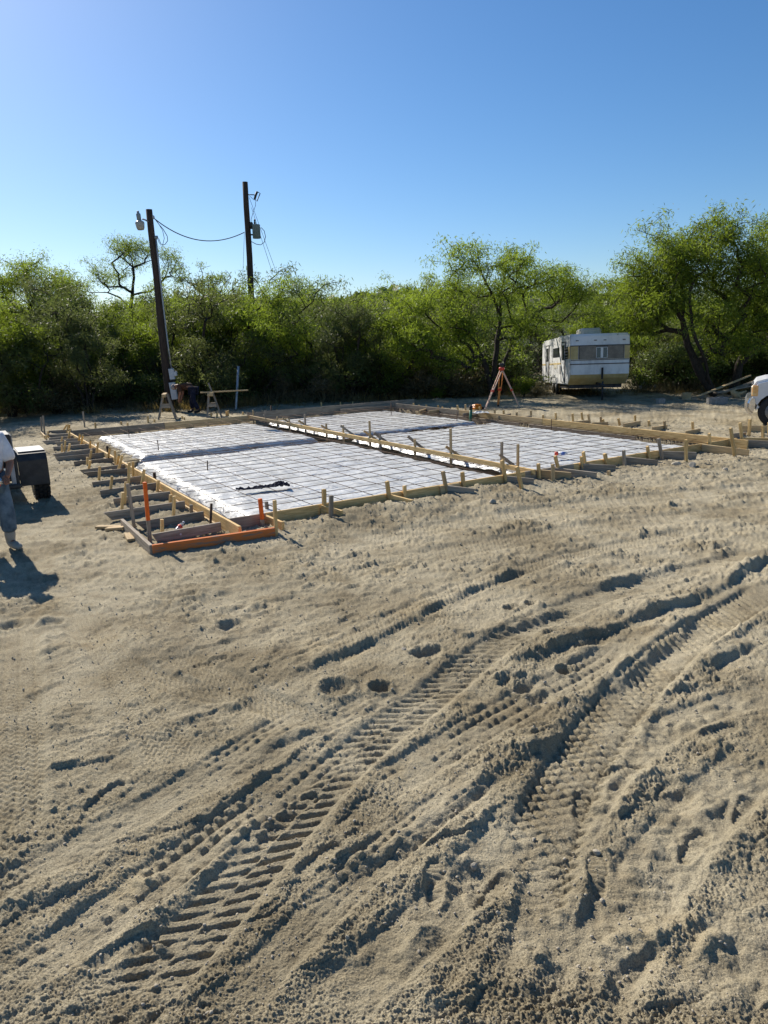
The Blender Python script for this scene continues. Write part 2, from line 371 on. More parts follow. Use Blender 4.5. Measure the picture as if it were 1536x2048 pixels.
# heaps of spoil along the formwork: pixel, height, radius
HEAPS = [(790, 1020, .15, .42), (700, 1032, .14, .35), (860, 1008, .10, .40), (960, 985, .16, .5), (1040, 966, .12, .4), (560, 1052, .05, .3), (1330, 945, .10, .5), (1260, 940, .06, .4),
         (1180, 955, .08, .4), (1460, 935, .07, .5), (1500, 925, .06, .4), (640, 1050, .08, .35), (196, 935, .14, .32), (216, 951, .14, .34), (165, 917, .10, .3), (245, 968, .12, .32), (150, 900, .10, .3), (268, 990, .12, .3),
         (292, 1012, .10, .3), (330, 1030, .08, .3), (390, 1052, .06, .3), (135, 880, .08, .3), (1060, 822, .15, .9), (1190, 818, .12, .8), (880, 806, .22, 1.2), (40, 868, .12, .8), (110, 850, .12, 1.0), (760, 815, .10, .5),
         (250, 1295, .08, .35), (540, 1330, .06, .5), (650, 1385, .06, .35), (990, 1010, .06, .3)]
PITS = [(672, 1388, .05, .10), (760, 1380, .05, .07), (1128, 1340, .06, .05), (1018, 1220, .04, .05), (1062, 1212, .04, .05), (1036, 1368, .04, .12), (855, 1310, .03, .10), (462, 1256, .04, .10), (100, 1248, .04, .10), (20, 1250, .04, .10),
        (182, 1760, .0, .1), (1340, 1590, .03, .14), (955, 1765, .03, .12), (1080, 1395, .03, .08)]
FEET = [(870, 1765, 1.5), (985, 1780, .9), (1165, 1600, 1.2), (1338, 1592, .2), (598, 1612, .9), (552, 1655, 1.1), (1195, 1745, 1.3), (1390, 1690, .8), (1250, 1540, .1), (640, 1720, .8), (250, 1900, .6), (210, 1600, 1.1), (850, 1308, .3), (420, 1330, .4), (700, 1240, .9), (1180, 1290, .4), (1440, 1460, .3), (1490, 1620, .9), (330, 1245, 2.0), (200, 1260, 1.2)]
def ground_height(X, Y, fine=True):
    R = np.hypot(X, Y); n = len(X)
    near = 1-sstep(26, 40, R)
    Z = .05*fbm(X*.16, Y*.16, 3)*np.clip(R/8, .3, 1)*(1-sstep(60, 140, R)*.0)
    a = (X-N0.x)*E1.x+(Y-N0.y)*E1.y; b = (X-N0.x)*E2.x+(Y-N0.y)*E2.y
    # distance outside the slab rectangle
    dx = np.maximum(np.maximum(.12-a, a-LA), 0); dy = np.maximum(np.maximum(-b, b-LB), 0); dout = np.hypot(dx, dy)
    Z *= sstep(.1, 2.0, dout)
    inside = (a > .11) & (a < LA+.02) & (b > -.02) & (b < LB+.02)
    Z += .010*fbm(X*.9, Y*.9, 3)*sstep(0, .5, dout)
    # granular surface
    Rf = np.minimum(R, 30)
    g1 = fbm(X*3.1, Y*3.1, 4, .55); g2 = fbm(X*11, Y*11, 4, .6); 
    patch = sstep(-.1, .5, fbm(X*.55+4, Y*.55, 3))
    Zr = near*(.008*g1+(.0018+.0030*patch)*g2)
    g3 = pn(X*38, Y*38); g4 = pn(X*74+3, Y*74)
    grit = sstep(6.0, 9.0, R)
    clod = np.maximum(g2+.3*g3-.25, 0)
    def crumb(f, th_, h, w_=.16, o=0.0):
        return h*sstep(th_, th_+w_, pn(X*f+o, Y*f)+.4*pn(X*f*2.1, Y*f*2.1+o))
    m1 = sstep(-.30, .30, fbm(X*.9+2, Y*.9, 3)); m2 = sstep(-.35, .25, fbm(X*1.7-5, Y*1.7, 3)); m3 = sstep(-.1, .45, fbm(X*.7+31, Y*.7, 2))
    far = sstep(5.5, 8.0, R)
    lr = sstep(-.6, .9, X-.35*(Y-3.0))*(1-sstep(4.2, 5.6, Y))                 # the churned corner of the yard
    m3 = np.maximum(m3*.7, lr*(.45+.55*m3))
    Zr += near*(crumb(19, .28, .011, .2)*m1*m3+crumb(42, .18, .0085, .2, 3.3)*(.25+.75*m2)*(.5+m3)+crumb(85, .10, .0062, .22, 7.1)*(1-far)+.0020*g4*(1-far))
    Zr += near*far*(crumb(25, .15, .008, .25, 8.8)+crumb(8, .20, .020, .22, 5.0)*m1+crumb(14, .15, .017, .25, 1.7)*m2)
    Zr += near*.007*np.maximum(fbm(X*5.1+9, Y*5.1, 3, .6)-.05, 0)*sstep(-.3, .4, fbm(X*.8-7, Y*.8, 2))
    # scraped, trodden lumps with sharp edges
    def rot(an, kx, ky, o): return (X*math.cos(an)+Y*math.sin(an))*kx+o, (-X*math.sin(an)+Y*math.cos(an))*ky+o
    yard = near*sstep(.3, 1.0, dout)
    for an, kx, ky, o, h, lo, m_ in ((.55, 1.6, 4.5, 3.1, .024, .12, m1), (.15, 1.1, 4.0, 9.7, .022, .18, m3), (1.0, 2.6, 6.0, 5.5, .016, .10, m2), (.35, 3.5, 8.5, 1.5, .012, .10, m1), (-.5, 2.2, 5.0, 7.9, .016, .22, m3)):
        xx, yy = rot(an, kx, ky, o); nn = pn(xx, yy)+.45*pn(xx*2.2, yy*2.2)+.2*pn(xx*5, yy*5)
        Zr += yard*h*.72*sstep(lo+.12, lo+.26, nn)*(.15+.85*m_)*(1+.3*g1)
    # wind-blown / dragged streaks across the yard between slab and camera
    xx, yy = rot(1.02, .45, 8.0, 2.2); Zr += near*.006*fbm(xx, yy, 3, .6)*(1-far)
    Zr += near*.010*fbm(X*1.2+Y*.3, Y*5.5-X*1.0, 3)*sstep(5.5, 8, R)
    # gravelly spoil next to the slab
    Z += .02*np.maximum(fbm(X*7, Y*7, 3, .65), -.1)*np.exp(-(np.maximum(dout-.1, 0)/1.3)**2)*(dout > .03)
    wob = 1+.6*g1
    for u, v, h, r in HEAPS:
        c = G(u, v); d2 = ((X-c.x)**2+(Y-c.y)**2)/(r*r)
        m = d2 < 6
        if inside is not None: m &= (dout > .04)
        Z[m] += (h*.6*np.exp(-d2*wob))[m]*np.minimum((dout[m]-.03)/.06, 1)
    for u, v, h, r in PITS:
        c = G(u, v); d2 = ((X-c.x)**2+(Y-c.y)**2)/(r*r); m = d2 < 8
        Z[m] += (-h*np.exp(-d2**2)+h*.45*np.exp(-((np.sqrt(d2)-1.35)/.35)**2))[m]
    TF = np.zeros(len(X)); TMk = np.zeros(len(X)); Zt = np.zeros(len(X))
    for u, v, an in FEET:
        c = G(u, v); lx = (X-c.x)*math.cos(an)+(Y-c.y)*math.sin(an); ly = -(X-c.x)*math.sin(an)+(Y-c.y)*math.cos(an)
        m = (np.abs(lx) < .26) & (np.abs(ly) < .14)
        if not m.any(): continue
        lx = lx[m]; ly = ly[m]; wd_ = np.where(lx > 0, .052, .042); q = np.sqrt((lx/.145)**4+(ly/wd_)**2); fl = 1-sstep(.8, 1.05, q)
        Z[m] += -.009*fl+.005*np.exp(-((q-1.3)/.28)**2)-.004*fl*sstep(.2, .5, np.sin(lx*210)); TF[m] = np.maximum(TF[m], fl)
    jit = .5*pn(X*6, Y*6)+.3*pn(X*17, Y*17)
    for px, hw, dep, kind in TRACKS:
        pts = smooth_line(px); xs = [p[0] for p in pts]; ys = [p[1] for p in pts]; mg = .8
        idx = np.nonzero((X > min(xs)-mg) & (X < max(xs)+mg) & (Y > min(ys)-mg) & (Y < max(ys)+mg))[0]
        if not len(idx): continue
        s, t, L = polyline_st(X[idx], Y[idx], pts)
        j = jit[idx]; t = t+.008*j
        k = np.nonzero(np.abs(t) < hw*3.2)[0]; idx = idx[k]; s = s[k]; t = t[k]; j = j[k]
        ends = sstep(0, .35, s)*sstep(0, .35, L-s)*(.35+.65*sstep(-.75, .0, pn(s*.9+hw*50, s*0+3.3)+.35))
        q = np.abs(t)/hw
        floor_ = 1-sstep(.85, 1.12, q)
        berm = np.exp(-((q-1.3)/.22)**2)
        z = -dep*floor_*.8+dep*.35*berm*(1+1.2*j)
        def sq(p, d=.5, e=.12):
            f = p-np.floor(p); return sstep(0, e, f)*(1-sstep(d, d+e, f))
        if kind == 'lug':
            ph = s/.088-1.4*t/hw+np.where(t > 0, .45, 0)+.16*j+.35*pn(s*1.3, s*0)
            z += -.021*sq(ph, .42, .14)*(1-sstep(.80, .98, q))*sstep(.02, .10, q)*(.75+1.1*j+.5*pn(s*1.7, t*6))
        elif kind == 'block':
            row = (t/hw*1.5+1.5); f = row-np.floor(row)
            ph = s/.075+.5*np.floor(row)+.25*j
            cell = .55+1.1*pn(np.floor(ph)*.37+3, np.floor(row)*1.7+.5)+.5*pn(s*1.1, t*3)
            z += dep*cell*(.8*sq(ph, .45, .2)*sstep(.1, .35, f)*(1-sstep(.65, .9, f))*floor_-.5*floor_*sstep(.62, .95, f))
        elif kind == 'chevron':
            ph = s/.085+1.5*q*np.where(t > 0, 1, -1)+.2*j
            ph2 = s/.085-1.5*q*np.where(t > 0, 1, -1)+.35*j; ph = ph+.3*pn(s*3, t*4)
            z += (-.015*sq(ph, .38, .18)-.012*sq(ph2, .38, .18))*floor_*np.clip(.7+1.0*pn(s*2.1, t*5)+.8*j, 0, 1.4)
            z += -.03*sq(s/.085+.1*j, .55, .15)*np.exp(-((t/hw+1.0)/.16)**2)
        elif kind == 'fine':
            ph = s/.055+.9*np.abs(((t/hw*2.5) % 1)-.5)*2+.1*j
            z += -.010*sq(ph, .4, .25)*floor_-.008*sq(t/hw*1.5+.25, .2, .2)*floor_
        else:
            z += .03*np.maximum(j*1.6+.5*pn(s*14, t*14), -.2)*np.exp(-(q/1.1)**2)
        Zt[idx] = Zt[idx]*(1-.8*floor_*ends)+z*ends; TMk[idx] = np.maximum(TMk[idx], (1-sstep(.9, 1.4, q))*ends)
    for px, h, wl, ws in RIDGES:
        h *= .70; wl *= .62
        pts = smooth_line(px); xs = [p[0] for p in pts]; ys = [p[1] for p in pts]; mg = wl*2.6
        idx = np.nonzero((X > min(xs)-mg) & (X < max(xs)+mg) & (Y > min(ys)-mg) & (Y < max(ys)+mg))[0]
        if not len(idx): continue
        s, t, L = polyline_st(X[idx], Y[idx], pts)
        j = jit[idx]; t = t+.025*j+.05*pn(s*2.3, s*0+h*100)+.02*pn(s*7, s*0+h*50)+.014*pn(s*19, t*9)
        prof = np.where(t < 0, np.exp(-(t/wl)**2), np.exp(-(t/ws)**2*.9))-.22*np.exp(-((t-ws*2.4)/(ws*1.6))**2)
        tl = min(.3, L*.3)
        ends = sstep(0, tl, s)*sstep(0, tl, L-s)
        Z[idx] += h*prof*ends*(.85+.5*j+.45*pn(s*2.2, s*0+7*h))
    Z = Z+Zr*(1-.65*TMk)*(1-.8*TF)+Zt
    # under the slab: pad level, perimeter and cross trenches
    e = np.minimum(np.minimum(a-.12, LA-a), np.minimum(b, LB-b))
    tr = np.maximum(np.maximum(1-sstep(.28, .5, e), np.exp(-((a-7.2)/.36)**6)), np.exp(-((b-MB-.03)/.40)**6))
    zi = -.05-.26*np.clip(tr, 0, 1)+.02*g1+.012*g2
    Z = np.where(inside, zi, Z)
    bank = np.exp(-((R-31)/2.2)**2)*sstep(0, 6, -X+1)*.15
    return Z+bank*0
def build_ground():
    fa = np.radians(np.linspace(-37.0, 37.0, 820)); sidea = np.radians(np.linspace(37.0, 75, 40)[1:]); back = np.radians(np.linspace(75, 180, 16)[1:])
    th = np.concatenate([-back[::-1], -sidea[::-1], fa, sidea, back[:-1]])
    rs = [.15, .5, .9, 1.3, 1.7]; r = 1.95
    while r < 21: rs.append(r); r += min(r*r/1716*1.03, .06)
    while r < 1500: rs.append(r); r *= 1.02 if r < 60 else 1.12
    rs = np.array(rs); T, Rr = np.meshgrid(th, rs)
    X = (Rr*np.sin(T)).ravel(); Y = (Rr*np.cos(T)).ravel()
    Z = ground_height(X, Y)
    nt_, nr = len(th), len(rs)
    i = np.arange(nr-1)[:, None]; jx = np.arange(nt_)[None, :]; j2 = (jx+1) % nt_
    Fq = np.stack([i*nt_+jx, i*nt_+j2, (i+1)*nt_+j2, (i+1)*nt_+jx], -1).reshape(-1, 4)
    V = np.stack([X, Y, Z], 1)
    # centre cap
    V = np.vstack([V, [[0, 0, 0]]])
    me = fast_mesh('ground', V, Fq[:, ::-1], True)
    return me
def ground_mat():
    m = bpy.data.materials.new('caliche_soil'); m.use_nodes = True; t = m.node_tree; N = t.nodes; L = t.links; b = N['Principled BSDF']
    b.inputs['Roughness'].default_value = .96; b.inputs['Specular IOR Level'].default_value = .12
    g = N.new('ShaderNodeNewGeometry')
    def noise(s, d, r=.6):
        n = N.new('ShaderNodeTexNoise'); n.inputs['Scale'].default_value = s; n.inputs['Detail'].default_value = d; n.inputs['Roughness'].default_value = r
        L.new(g.outputs['Position'], n.inputs['Vector']); return n.outputs['Fac']
    def ramp(f, a, ca, b_, cb):
        r = N.new('ShaderNodeValToRGB'); e = r.color_ramp.elements; e[0].position = a; e[1].position = b_; e[0].color = (*ca, 1); e[1].color = (*cb, 1); L.new(f, r.inputs[0]); return r.outputs[0]
    def mix(f, x, y, mode='MIX', fac=None):
        q = N.new('ShaderNodeMix'); q.data_type = 'RGBA'; q.blend_type = mode
        if f is not None: L.new(f, q.inputs[0])
        else: q.inputs[0].default_value = fac
        L.new(x, q.inputs[6]); L.new(y, q.inputs[7]); return q.outputs[2]
    base = ramp(noise(.45, 5), .35, (.335, .288, .197), .65, (.44, .385, .275))
    warm = ramp(noise(1.3, 4), .55, (0, 0, 0), .75, (1, 1, 1))
    col2 = ramp(noise(9, 4), .3, (.35, .285, .18), .7, (.42, .35, .225))
    c = mix(warm, base, col2)
    grain = ramp(noise(130, 4, .75), .34, (.42, .42, .42), .62, (1.22, 1.21, 1.18))
    c = mix(None, c, grain, 'MULTIPLY', .8)
    v = N.new('ShaderNodeTexVoronoi'); v.inputs['Scale'].default_value = 55; L.new(g.outputs['Position'], v.inputs['Vector'])
    peb = ramp(v.outputs['Distance'], .12, (1, 1, 1), .26, (0, 0, 0))
    c2 = mix(None, c, ramp(noise(12, 2), .4, (.9, .9, .9), .7, (1.25, 1.24, 1.2)), 'MULTIPLY', 1.0)
    c = mix(peb, c, c2)
    c = mix(None, c, ramp(noise(.9, 3, .55), .38, (.78, .76, .73), .56, (1.05, 1.05, 1.05)), 'MULTIPLY', 1.0)
    c = mix(None, c, ramp(noise(4.5, 5, .7), .36, (.80, .78, .75), .52, (1.05, 1.05, 1.04)), 'MULTIPLY', .8)
    L.new(c, b.inputs['Base Color'])
    b1 = N.new('ShaderNodeBump'); b1.inputs['Strength'].default_value = 1.0; b1.inputs['Distance'].default_value = .010
    L.new(noise(120, 5, .7), b1.inputs['Height'])
    b2 = N.new('ShaderNodeBump'); b2.inputs['Strength'].default_value = .6; b2.inputs['Distance'].default_value = .012
    L.new(noise(34, 4, .7), b2.inputs['Height']); L.new(b1.outputs[0], b2.inputs['Normal'])
    L.new(b2.outputs[0], b.inputs['Normal'])
    return m
M['soil'] = ground_mat()
gme = build_ground(); ground = me_obj('ground', gme, M['soil']); tag(ground, kind='structure')
def GH(x, y): return float(ground_height(np.array([x]), np.array([y]))[0])
def onG(p): q = Vector(p); q.z = GH(q.x, q.y); return q

# ------------------------------------------------------------------ far wooded hill
def build_hill():
    xs = np.linspace(-260, 260, 240); ys = np.linspace(105, 420, 110); X, Y = np.meshgrid(xs, ys); X = X.ravel(); Y = Y.ravel()
    prof = sstep(110, 250, Y)*(1-.25*sstep(300, 420, Y))
    az = X/Y
    hgt = 15.5+3.0*fbm(X*.012, Y*.004, 3)-2.5*np.exp(-((az+.10)/.06)**2)+2.0*np.exp(-((az+.28)/.1)**2)+1.0*np.exp(-((az-.05)/.1)**2)
    Z = hgt*prof*(1-.6*sstep(.15, .6, np.abs(az)))+prof*(1.5*np.maximum(fbm(X*.14, Y*.14, 3), -.4)+.8*np.maximum(fbm(X*.5, Y*.5, 2), -.3))-.6
    nx, ny = len(xs), len(ys); i = np.arange(ny-1)[:, None]; j = np.arange(nx-1)[None, :]
    Fq = np.stack([i*nx+j, i*nx+j+1, (i+1)*nx+j+1, (i+1)*nx+j], -1).reshape(-1, 4)
    me = fast_mesh('hill', np.stack([X, Y, Z], 1), Fq, True); return tag(me_obj('hill', me, M['hill']), kind='structure'), X, Y, Z
hill, HX, HY, HZ = build_hill()
def hill_scrub():
    n = 26000; i = RNG.integers(0, len(HX), n); ok = (HY[i] > 170) & (HY[i] < 300); i = i[ok]; n = len(i)
    c = np.stack([HX[i], HY[i], HZ[i]], 1)+RNG.normal(size=(n, 3))*np.array([1.2, 1.2, .5])+np.array([0, 0, .5])
    d = RNG.normal(size=(n, 2, 3))*.7
    V = np.stack([c-d[:, 0]-d[:, 1], c+d[:, 0]-d[:, 1], c+d[:, 0]+d[:, 1], c-d[:, 0]+d[:, 1]], 1).reshape(-1, 3)
    me = fast_mesh('hill_scrub', V, np.arange(4*n).reshape(-1, 4))
    tag(me_obj('hill_scrub', me, M['leaf_dark']), 'dark green scrub covering the far ridge behind the thicket', 'scrub', kind='stuff')
hill_scrub()

# ------------------------------------------------------------------ trees
def grow(rng, trunks, lobes, ntip, leafn, leaf=(.15, .0135), sig=.17, droop=.55, r0=.012, wig=.12, tipbare=0.0, spr=.26):
    """trunks: polylines (local points); lobes: (centre, radii, weight). Returns branch mesh data and leaf mesh data."""
    nodes = []; par = []
    for tl in trunks:
        prev = -1
        for k, p in enumerate(tl):
            p = np.array(p, float)
            if prev >= 0:
                q = nodes[prev]; n = max(1, int(np.linalg.norm(p-q)/.35))
                for i in range(1, n+1):
                    nodes.append(q+(p-q)*i/n+rng.normal(size=3)*.02*(i < n)); par.append(len(nodes)-2 if i > 1 else prev)
                prev = len(nodes)-1
            else:
                best = None
                for i_, q in enumerate(nodes):
                    if np.linalg.norm(q-p) < .05: best = i_
                if best is None: nodes.append(p); par.append(-1); prev = len(nodes)-1
                else: prev = best
    wts = np.array([l[2] for l in lobes], float); wts /= wts.sum(); tg = []
    for c, r, w_ in lobes:
        m = max(3, int(round(ntip*w_/sum(l[2] for l in lobes))))
        ns_ = max(2, int(round(m/7))); d = rng.normal(size=(ns_, 3)); d /= np.linalg.norm(d, axis=1, keepdims=True); rad = rng.random(ns_)**.40
        sc_ = np.array(c)+d*rad[:, None]*np.array(r); own = rng.integers(0, ns_, m)
        tg.append(sc_[own]+rng.normal(size=(m, 3))*np.array([spr, spr, spr*.6]))
    tg = np.vstack(tg); tg = tg[tg[:, 2] > .25]
    root = np.array(trunks[0][0]); tg = tg[np.argsort(np.linalg.norm(tg-root, axis=1)+rng.random(len(tg))*.5)]
    tips = []; NA = np.zeros((len(nodes)+len(tg)*14, 3)); cnt = len(nodes); NA[:cnt] = nodes
    for t in tg:
        dv = NA[:cnt]-t; dist = np.linalg.norm(dv, axis=1)+.9*np.maximum(NA[:cnt, 2]-t[2]+.1, 0)
        i = int(np.argmin(dist)); q = NA[i].copy(); L = np.linalg.norm(t-q); n = int(min(8, max(2, L/.28)))
        bend = rng.normal(size=3)*wig*L; bend[2] = abs(bend[2])*.8; prev = i
        for k in range(1, n+1):
            f = k/n; p = q+(t-q)*f+bend*4*f*(1-f)*.5+rng.normal(size=3)*.03*(k < n)
            NA[cnt] = p; par.append(prev); prev = cnt; cnt += 1
        tips.append(prev)
    NA = NA[:cnt]; par = np.array(par); w_ = np.zeros(cnt); w_[tips] += 1.0
    for k in range(cnt-1, -1, -1):
        if par[k] >= 0: w_[par[k]] += w_[k]
    rad = r0*np.maximum(w_, .7)**.46
    # branch tubes: one short n-gon prism for every edge
    ch = np.nonzero(par >= 0)[0]; a = NA[par[ch]]; b = NA[ch]; ra = np.minimum(rad[par[ch]], rad[ch]*1.35); rb = rad[ch]
    d = b-a; d /= np.maximum(np.linalg.norm(d, axis=1, keepdims=True), 1e-6)
    ref = np.where(np.abs(d[:, 2:3]) > .9, np.array([[1., 0, 0]]), np.array([[0, 0, 1.]]))
    x = np.cross(ref, d); x /= np.linalg.norm(x, axis=1, keepdims=True); y = np.cross(d, x)
    V = []; Fq = []; base = 0
    for sel, n in ((rb > .035, 8), (rb <= .035, 3)):
        ii = np.nonzero(sel)[0]
        if not len(ii): continue
        an = 2*np.pi*np.arange(n)/n; cs = np.cos(an)[None, :, None]; sn = np.sin(an)[None, :, None]
        off = x[ii][:, None]*cs+y[ii][:, None]*sn
        A = a[ii][:, None]-d[ii][:, None]*ra[ii][:, None, None]*.3+off*ra[ii][:, None, None]; B = b[ii][:, None]+off*rb[ii][:, None, None]
        V.append(np.concatenate([A, B], 1).reshape(-1, 3)); k = np.arange(n)
        f = np.stack([k, (k+1) % n, (k+1) % n+n, k+n], -1)[None]+(np.arange(len(ii))*2*n)[:, None, None]+base
        Fq.append(f.reshape(-1, 4)); base += len(ii)*2*n
    bV, bF = np.vstack(V), np.vstack(Fq)
    # leaf sprays
    tp = NA[tips]; keep = rng.random(len(tp)) >= tipbare; tp = tp[keep]
    m = max(1, int(leafn/len(tp))); c = np.repeat(tp, m, 0)+rng.normal(size=(len(tp)*m, 3))*np.array([sig, sig, sig*.75])
    c = c[c[:, 2] > .15]; k = len(c)
    ax = rng.normal(size=(k, 3)); ax /= np.linalg.norm(ax, axis=1, keepdims=True); ax[:, 2] -= droop; ax /= np.linalg.norm(ax, axis=1, keepdims=True)
    sd_ = np.cross(ax, rng.normal(size=(k, 3))); sd_ /= np.linalg.norm(sd_, axis=1, keepdims=True)
    Ln = leaf[0]*(.6+.8*rng.random((k, 1))); Wd = leaf[1]*(.7+.7*rng.random((k, 1)))
    e = c+ax*Ln; mid = c+ax*Ln*.45
    lV = np.stack([c, mid+sd_*Wd, e, mid-sd_*Wd], 1).reshape(-1, 3); lF = np.arange(4*k).reshape(-1, 4)
    return bV, bF, lV, lF
def make_tree(name, data, lmat, loc, label, group=None, rz=0.0, scl=1.0, share=None):
    t = empty(name, loc, rz); 
    if scl != 1.0:
        t.scale = (scl, scl, scl); WM[t] = WM[t] @ Matrix.Scale(scl, 4); t.matrix_basis = WM[t]
    tag(t, label, 'tree', group)
    if share is None:
        bV, bF, lV, lF = data
        share = (fast_mesh('trunk', bV, bF, True), fast_mesh('crown', lV, lF))
        share[0].materials.append(M['bark']); share[1].materials.append(lmat)
    me_obj('trunk', share[0], None, t, WM[t].copy()); 
    if len(share[1].polygons): me_obj('crown', share[1], None, t, WM[t].copy())
    return share
def loc_pts(base, Yd, pxs, dy=0.0):
    """pixels at forward distance Yd -> points local to base"""
    out = []
    for q in pxs:
        p = P(q[0], q[1], Yd+(q[2] if len(q) > 2 else 0)); out.append(tuple(p-base))
    return out
def lobe(base, Yd, u, v, ru, rv, w_=1.0, dyy=0.0, rdep=None):
    """lobe given in pixels: centre, radii, and extra depth"""
    Y = Yd+dyy; c = P(u, v, Y)-base; s = Y/F
    return (tuple(c), (ru*s, (rdep if rdep else ru*s), rv*s), w_)
r_ = np.random.default_rng(11)
# --- the big spreading mesquite behind the tripod
b0 = onG(G(985, 796)); Y0 = b0.y
tr = [loc_pts(b0, Y0, [(985, 790), (972, 735), (955, 690), (930, 660), (890, 640), (850, 635)]),
      loc_pts(b0, Y0, [(985, 790), (990, 720), (1000, 640, .5), (985, 590, .5), (962, 545, .3), (955, 505, 0)]),
      loc_pts(b0, Y0, [(985, 790), (1005, 730, .2), (1030, 670, 1.0), (1075, 625, 2.2), (1125, 598, 3.0)]),
      loc_pts(b0, Y0, [(1000, 640, .5), (1000, 590, .8), (1012, 545, .9), (1010, 510, .8)])]
lb = [lobe(b0, Y0, 940, 517, 42, 30, 1.0), lobe(b0, Y0, 1005, 522, 48, 30, 1.1), lobe(b0, Y0, 1075, 557, 60, 27, 1.9, 1.5), lobe(b0, Y0, 1130, 582, 50, 30, 1.7, 2.5), lobe(b0, Y0, 960, 582, 80, 36, 1.7),
      lobe(b0, Y0, 860, 624, 70, 37, 1.7, -.5), lobe(b0, Y0, 830, 684, 60, 43, 1.5, -.8), lobe(b0, Y0, 930, 654, 70, 40, 1.2, -1.0), lobe(b0, Y0, 1015, 644, 60, 45, 1.5, .3), lobe(b0, Y0, 1085, 629, 50, 36, .8, 3.5), lobe(b0, Y0, 900, 714, 60, 36, .8, -.9)]
make_tree('mesquite_tree', grow(r_, tr, lb, 520, 44000, sig=.19, r0=.0095, spr=.40), M['leaf'], b0, 'large spreading mesquite tree behind the orange tripod, left of the caravan')
# --- the tall mesquite at the right edge
b1 = onG(G(1428, 792)); Y1 = b1.y
tr = [loc_pts(b1, Y1, [(1428, 788), (1400, 745), (1375, 690), (1365, 640), (1368, 590), (1372, 550)]),
      loc_pts(b1, Y1, [(1365, 640), (1335, 600), (1300, 578, .6), (1258, 568, 3.0)]),
      loc_pts(b1, Y1, [(1428, 788), (1410, 720, -.5), (1385, 660, -.8), (1380, 580, -.8), (1400, 520, -.6)]),
      loc_pts(b1, Y1, [(1368, 590), (1355, 540, .6), (1350, 500, .6)])]
lb = [lobe(b1, Y1, 1290, 615, 40, 46, 1.6, 1.0), lobe(b1, Y1, 1300, 545, 50, 40, 1.8, .5), lobe(b1, Y1, 1248, 590, 40, 36, 1.0, 4.0), lobe(b1, Y1, 1350, 500, 64, 38, 2.0), lobe(b1, Y1, 1430, 480, 55, 32, 1.7), lobe(b1, Y1, 1390, 560, 78, 42, 2.0), lobe(b1, Y1, 1480, 530, 46, 42, 1.3),
      lobe(b1, Y1, 1330, 610, 64, 38, 1.2, -.8), lobe(b1, Y1, 1450, 610, 55, 38, 1.0), lobe(b1, Y1, 1440, 680, 36, 38, .7, -.3)]
make_tree('mesquite_tree', grow(r_, tr, lb, 640, 60000, sig=.20, r0=.009, spr=.45), M['leaf'], b1, 'tall leafy mesquite tree with a leaning trunk, right of the caravan')
b2 = onG(G(1462, 790)); Y2 = b2.y+.4
tr = [loc_pts(b2, Y2, [(1462, 788), (1478, 730), (1500, 670), (1515, 610), (1530, 560), (1560, 510)]),
      loc_pts(b2, Y2, [(1500, 670), (1525, 640), (1570, 600)]), loc_pts(b2, Y2, [(1478, 730), (1520, 690), (1580, 660)])]
lb = [lobe(b2, Y2, 1535, 500, 40, 55, 1.4), lobe(b2, Y2, 1570, 460, 50, 60, 1.2), lobe(b2, Y2, 1510, 590, 50, 40, 1.0), lobe(b2, Y2, 1580, 570, 60, 60, 1.5), lobe(b2, Y2, 1530, 670, 55, 40, 1.2, -.4), lobe(b2, Y2, 1640, 540, 60, 80, 1.5)]
make_tree('mesquite_tree', grow(r_, tr, lb, 360, 34000, sig=.20, r0=.0105, spr=.42), M['leaf'], b2, 'dark mesquite trunk curving right out of the frame above the white truck')
# --- tall sparse tree behind the lamp pole
b3 = G(262, 780); b3.z = 0; Y3 = b3.y
tr = [loc_pts(b3, Y3, [(258, 775), (260, 690), (262, 625), (265, 585), (268, 555), (266, 535)]),
      loc_pts(b3, Y3, [(265, 590), (280, 586), (300, 583), (318, 570), (330, 555), (338, 530)]), loc_pts(b3, Y3, [(266, 535), (290, 525), (315, 515), (335, 505)]),
      loc_pts(b3, Y3, [(266, 535), (250, 520), (235, 510), (215, 505)]), loc_pts(b3, Y3, [(262, 615), (240, 595), (215, 585), (180, 585)]), loc_pts(b3, Y3, [(266, 535), (262, 515), (255, 500), (250, 485)])]
lb = [lobe(b3, Y3, 240, 490, 42, 18, 1.6), lobe(b3, Y3, 275, 497, 26, 20, 1.0), lobe(b3, Y3, 335, 515, 28, 22, 1.0), lobe(b3, Y3, 215, 560, 48, 26, 1.3), lobe(b3, Y3, 345, 545, 22, 18, .5), lobe(b3, Y3, 200, 540, 26, 24, .5), lobe(b3, Y3, 245, 535, 50, 30, .5)]
make_tree('mesquite_tree', grow(r_, tr, lb, 240, 9500, sig=.19, r0=.0095, wig=.09, spr=.34), M['leaf'], b3, 'tall sparse tree with a bare forked trunk rising behind the lamp pole')
# --- airy trees at the far left
b4 = onG(G(70, 812)); Y4 = b4.y+3
tr = [loc_pts(b4, Y4, [(70, 805), (66, 700), (60, 610), (45, 560), (30, 530)]), loc_pts(b4, Y4, [(60, 610), (85, 580), (110, 560)]), loc_pts(b4, Y4, [(60, 610), (30, 585), (5, 560)])]
lb = [lobe(b4, Y4, 40, 545, 45, 28, 1.4), lobe(b4, Y4, 105, 570, 48, 28, 1.4), lobe(b4, Y4, 0, 580, 40, 35, 1), lobe(b4, Y4, 60, 610, 80, 35, 1.3), lobe(b4, Y4, 140, 590, 25, 25, .5)]
make_tree('mesquite_tree', grow(r_, tr, lb, 260, 14000, sig=.20, r0=.010, spr=.36), M['leaf'], b4, 'airy mesquite tree with feathery top at the far left of the thicket')
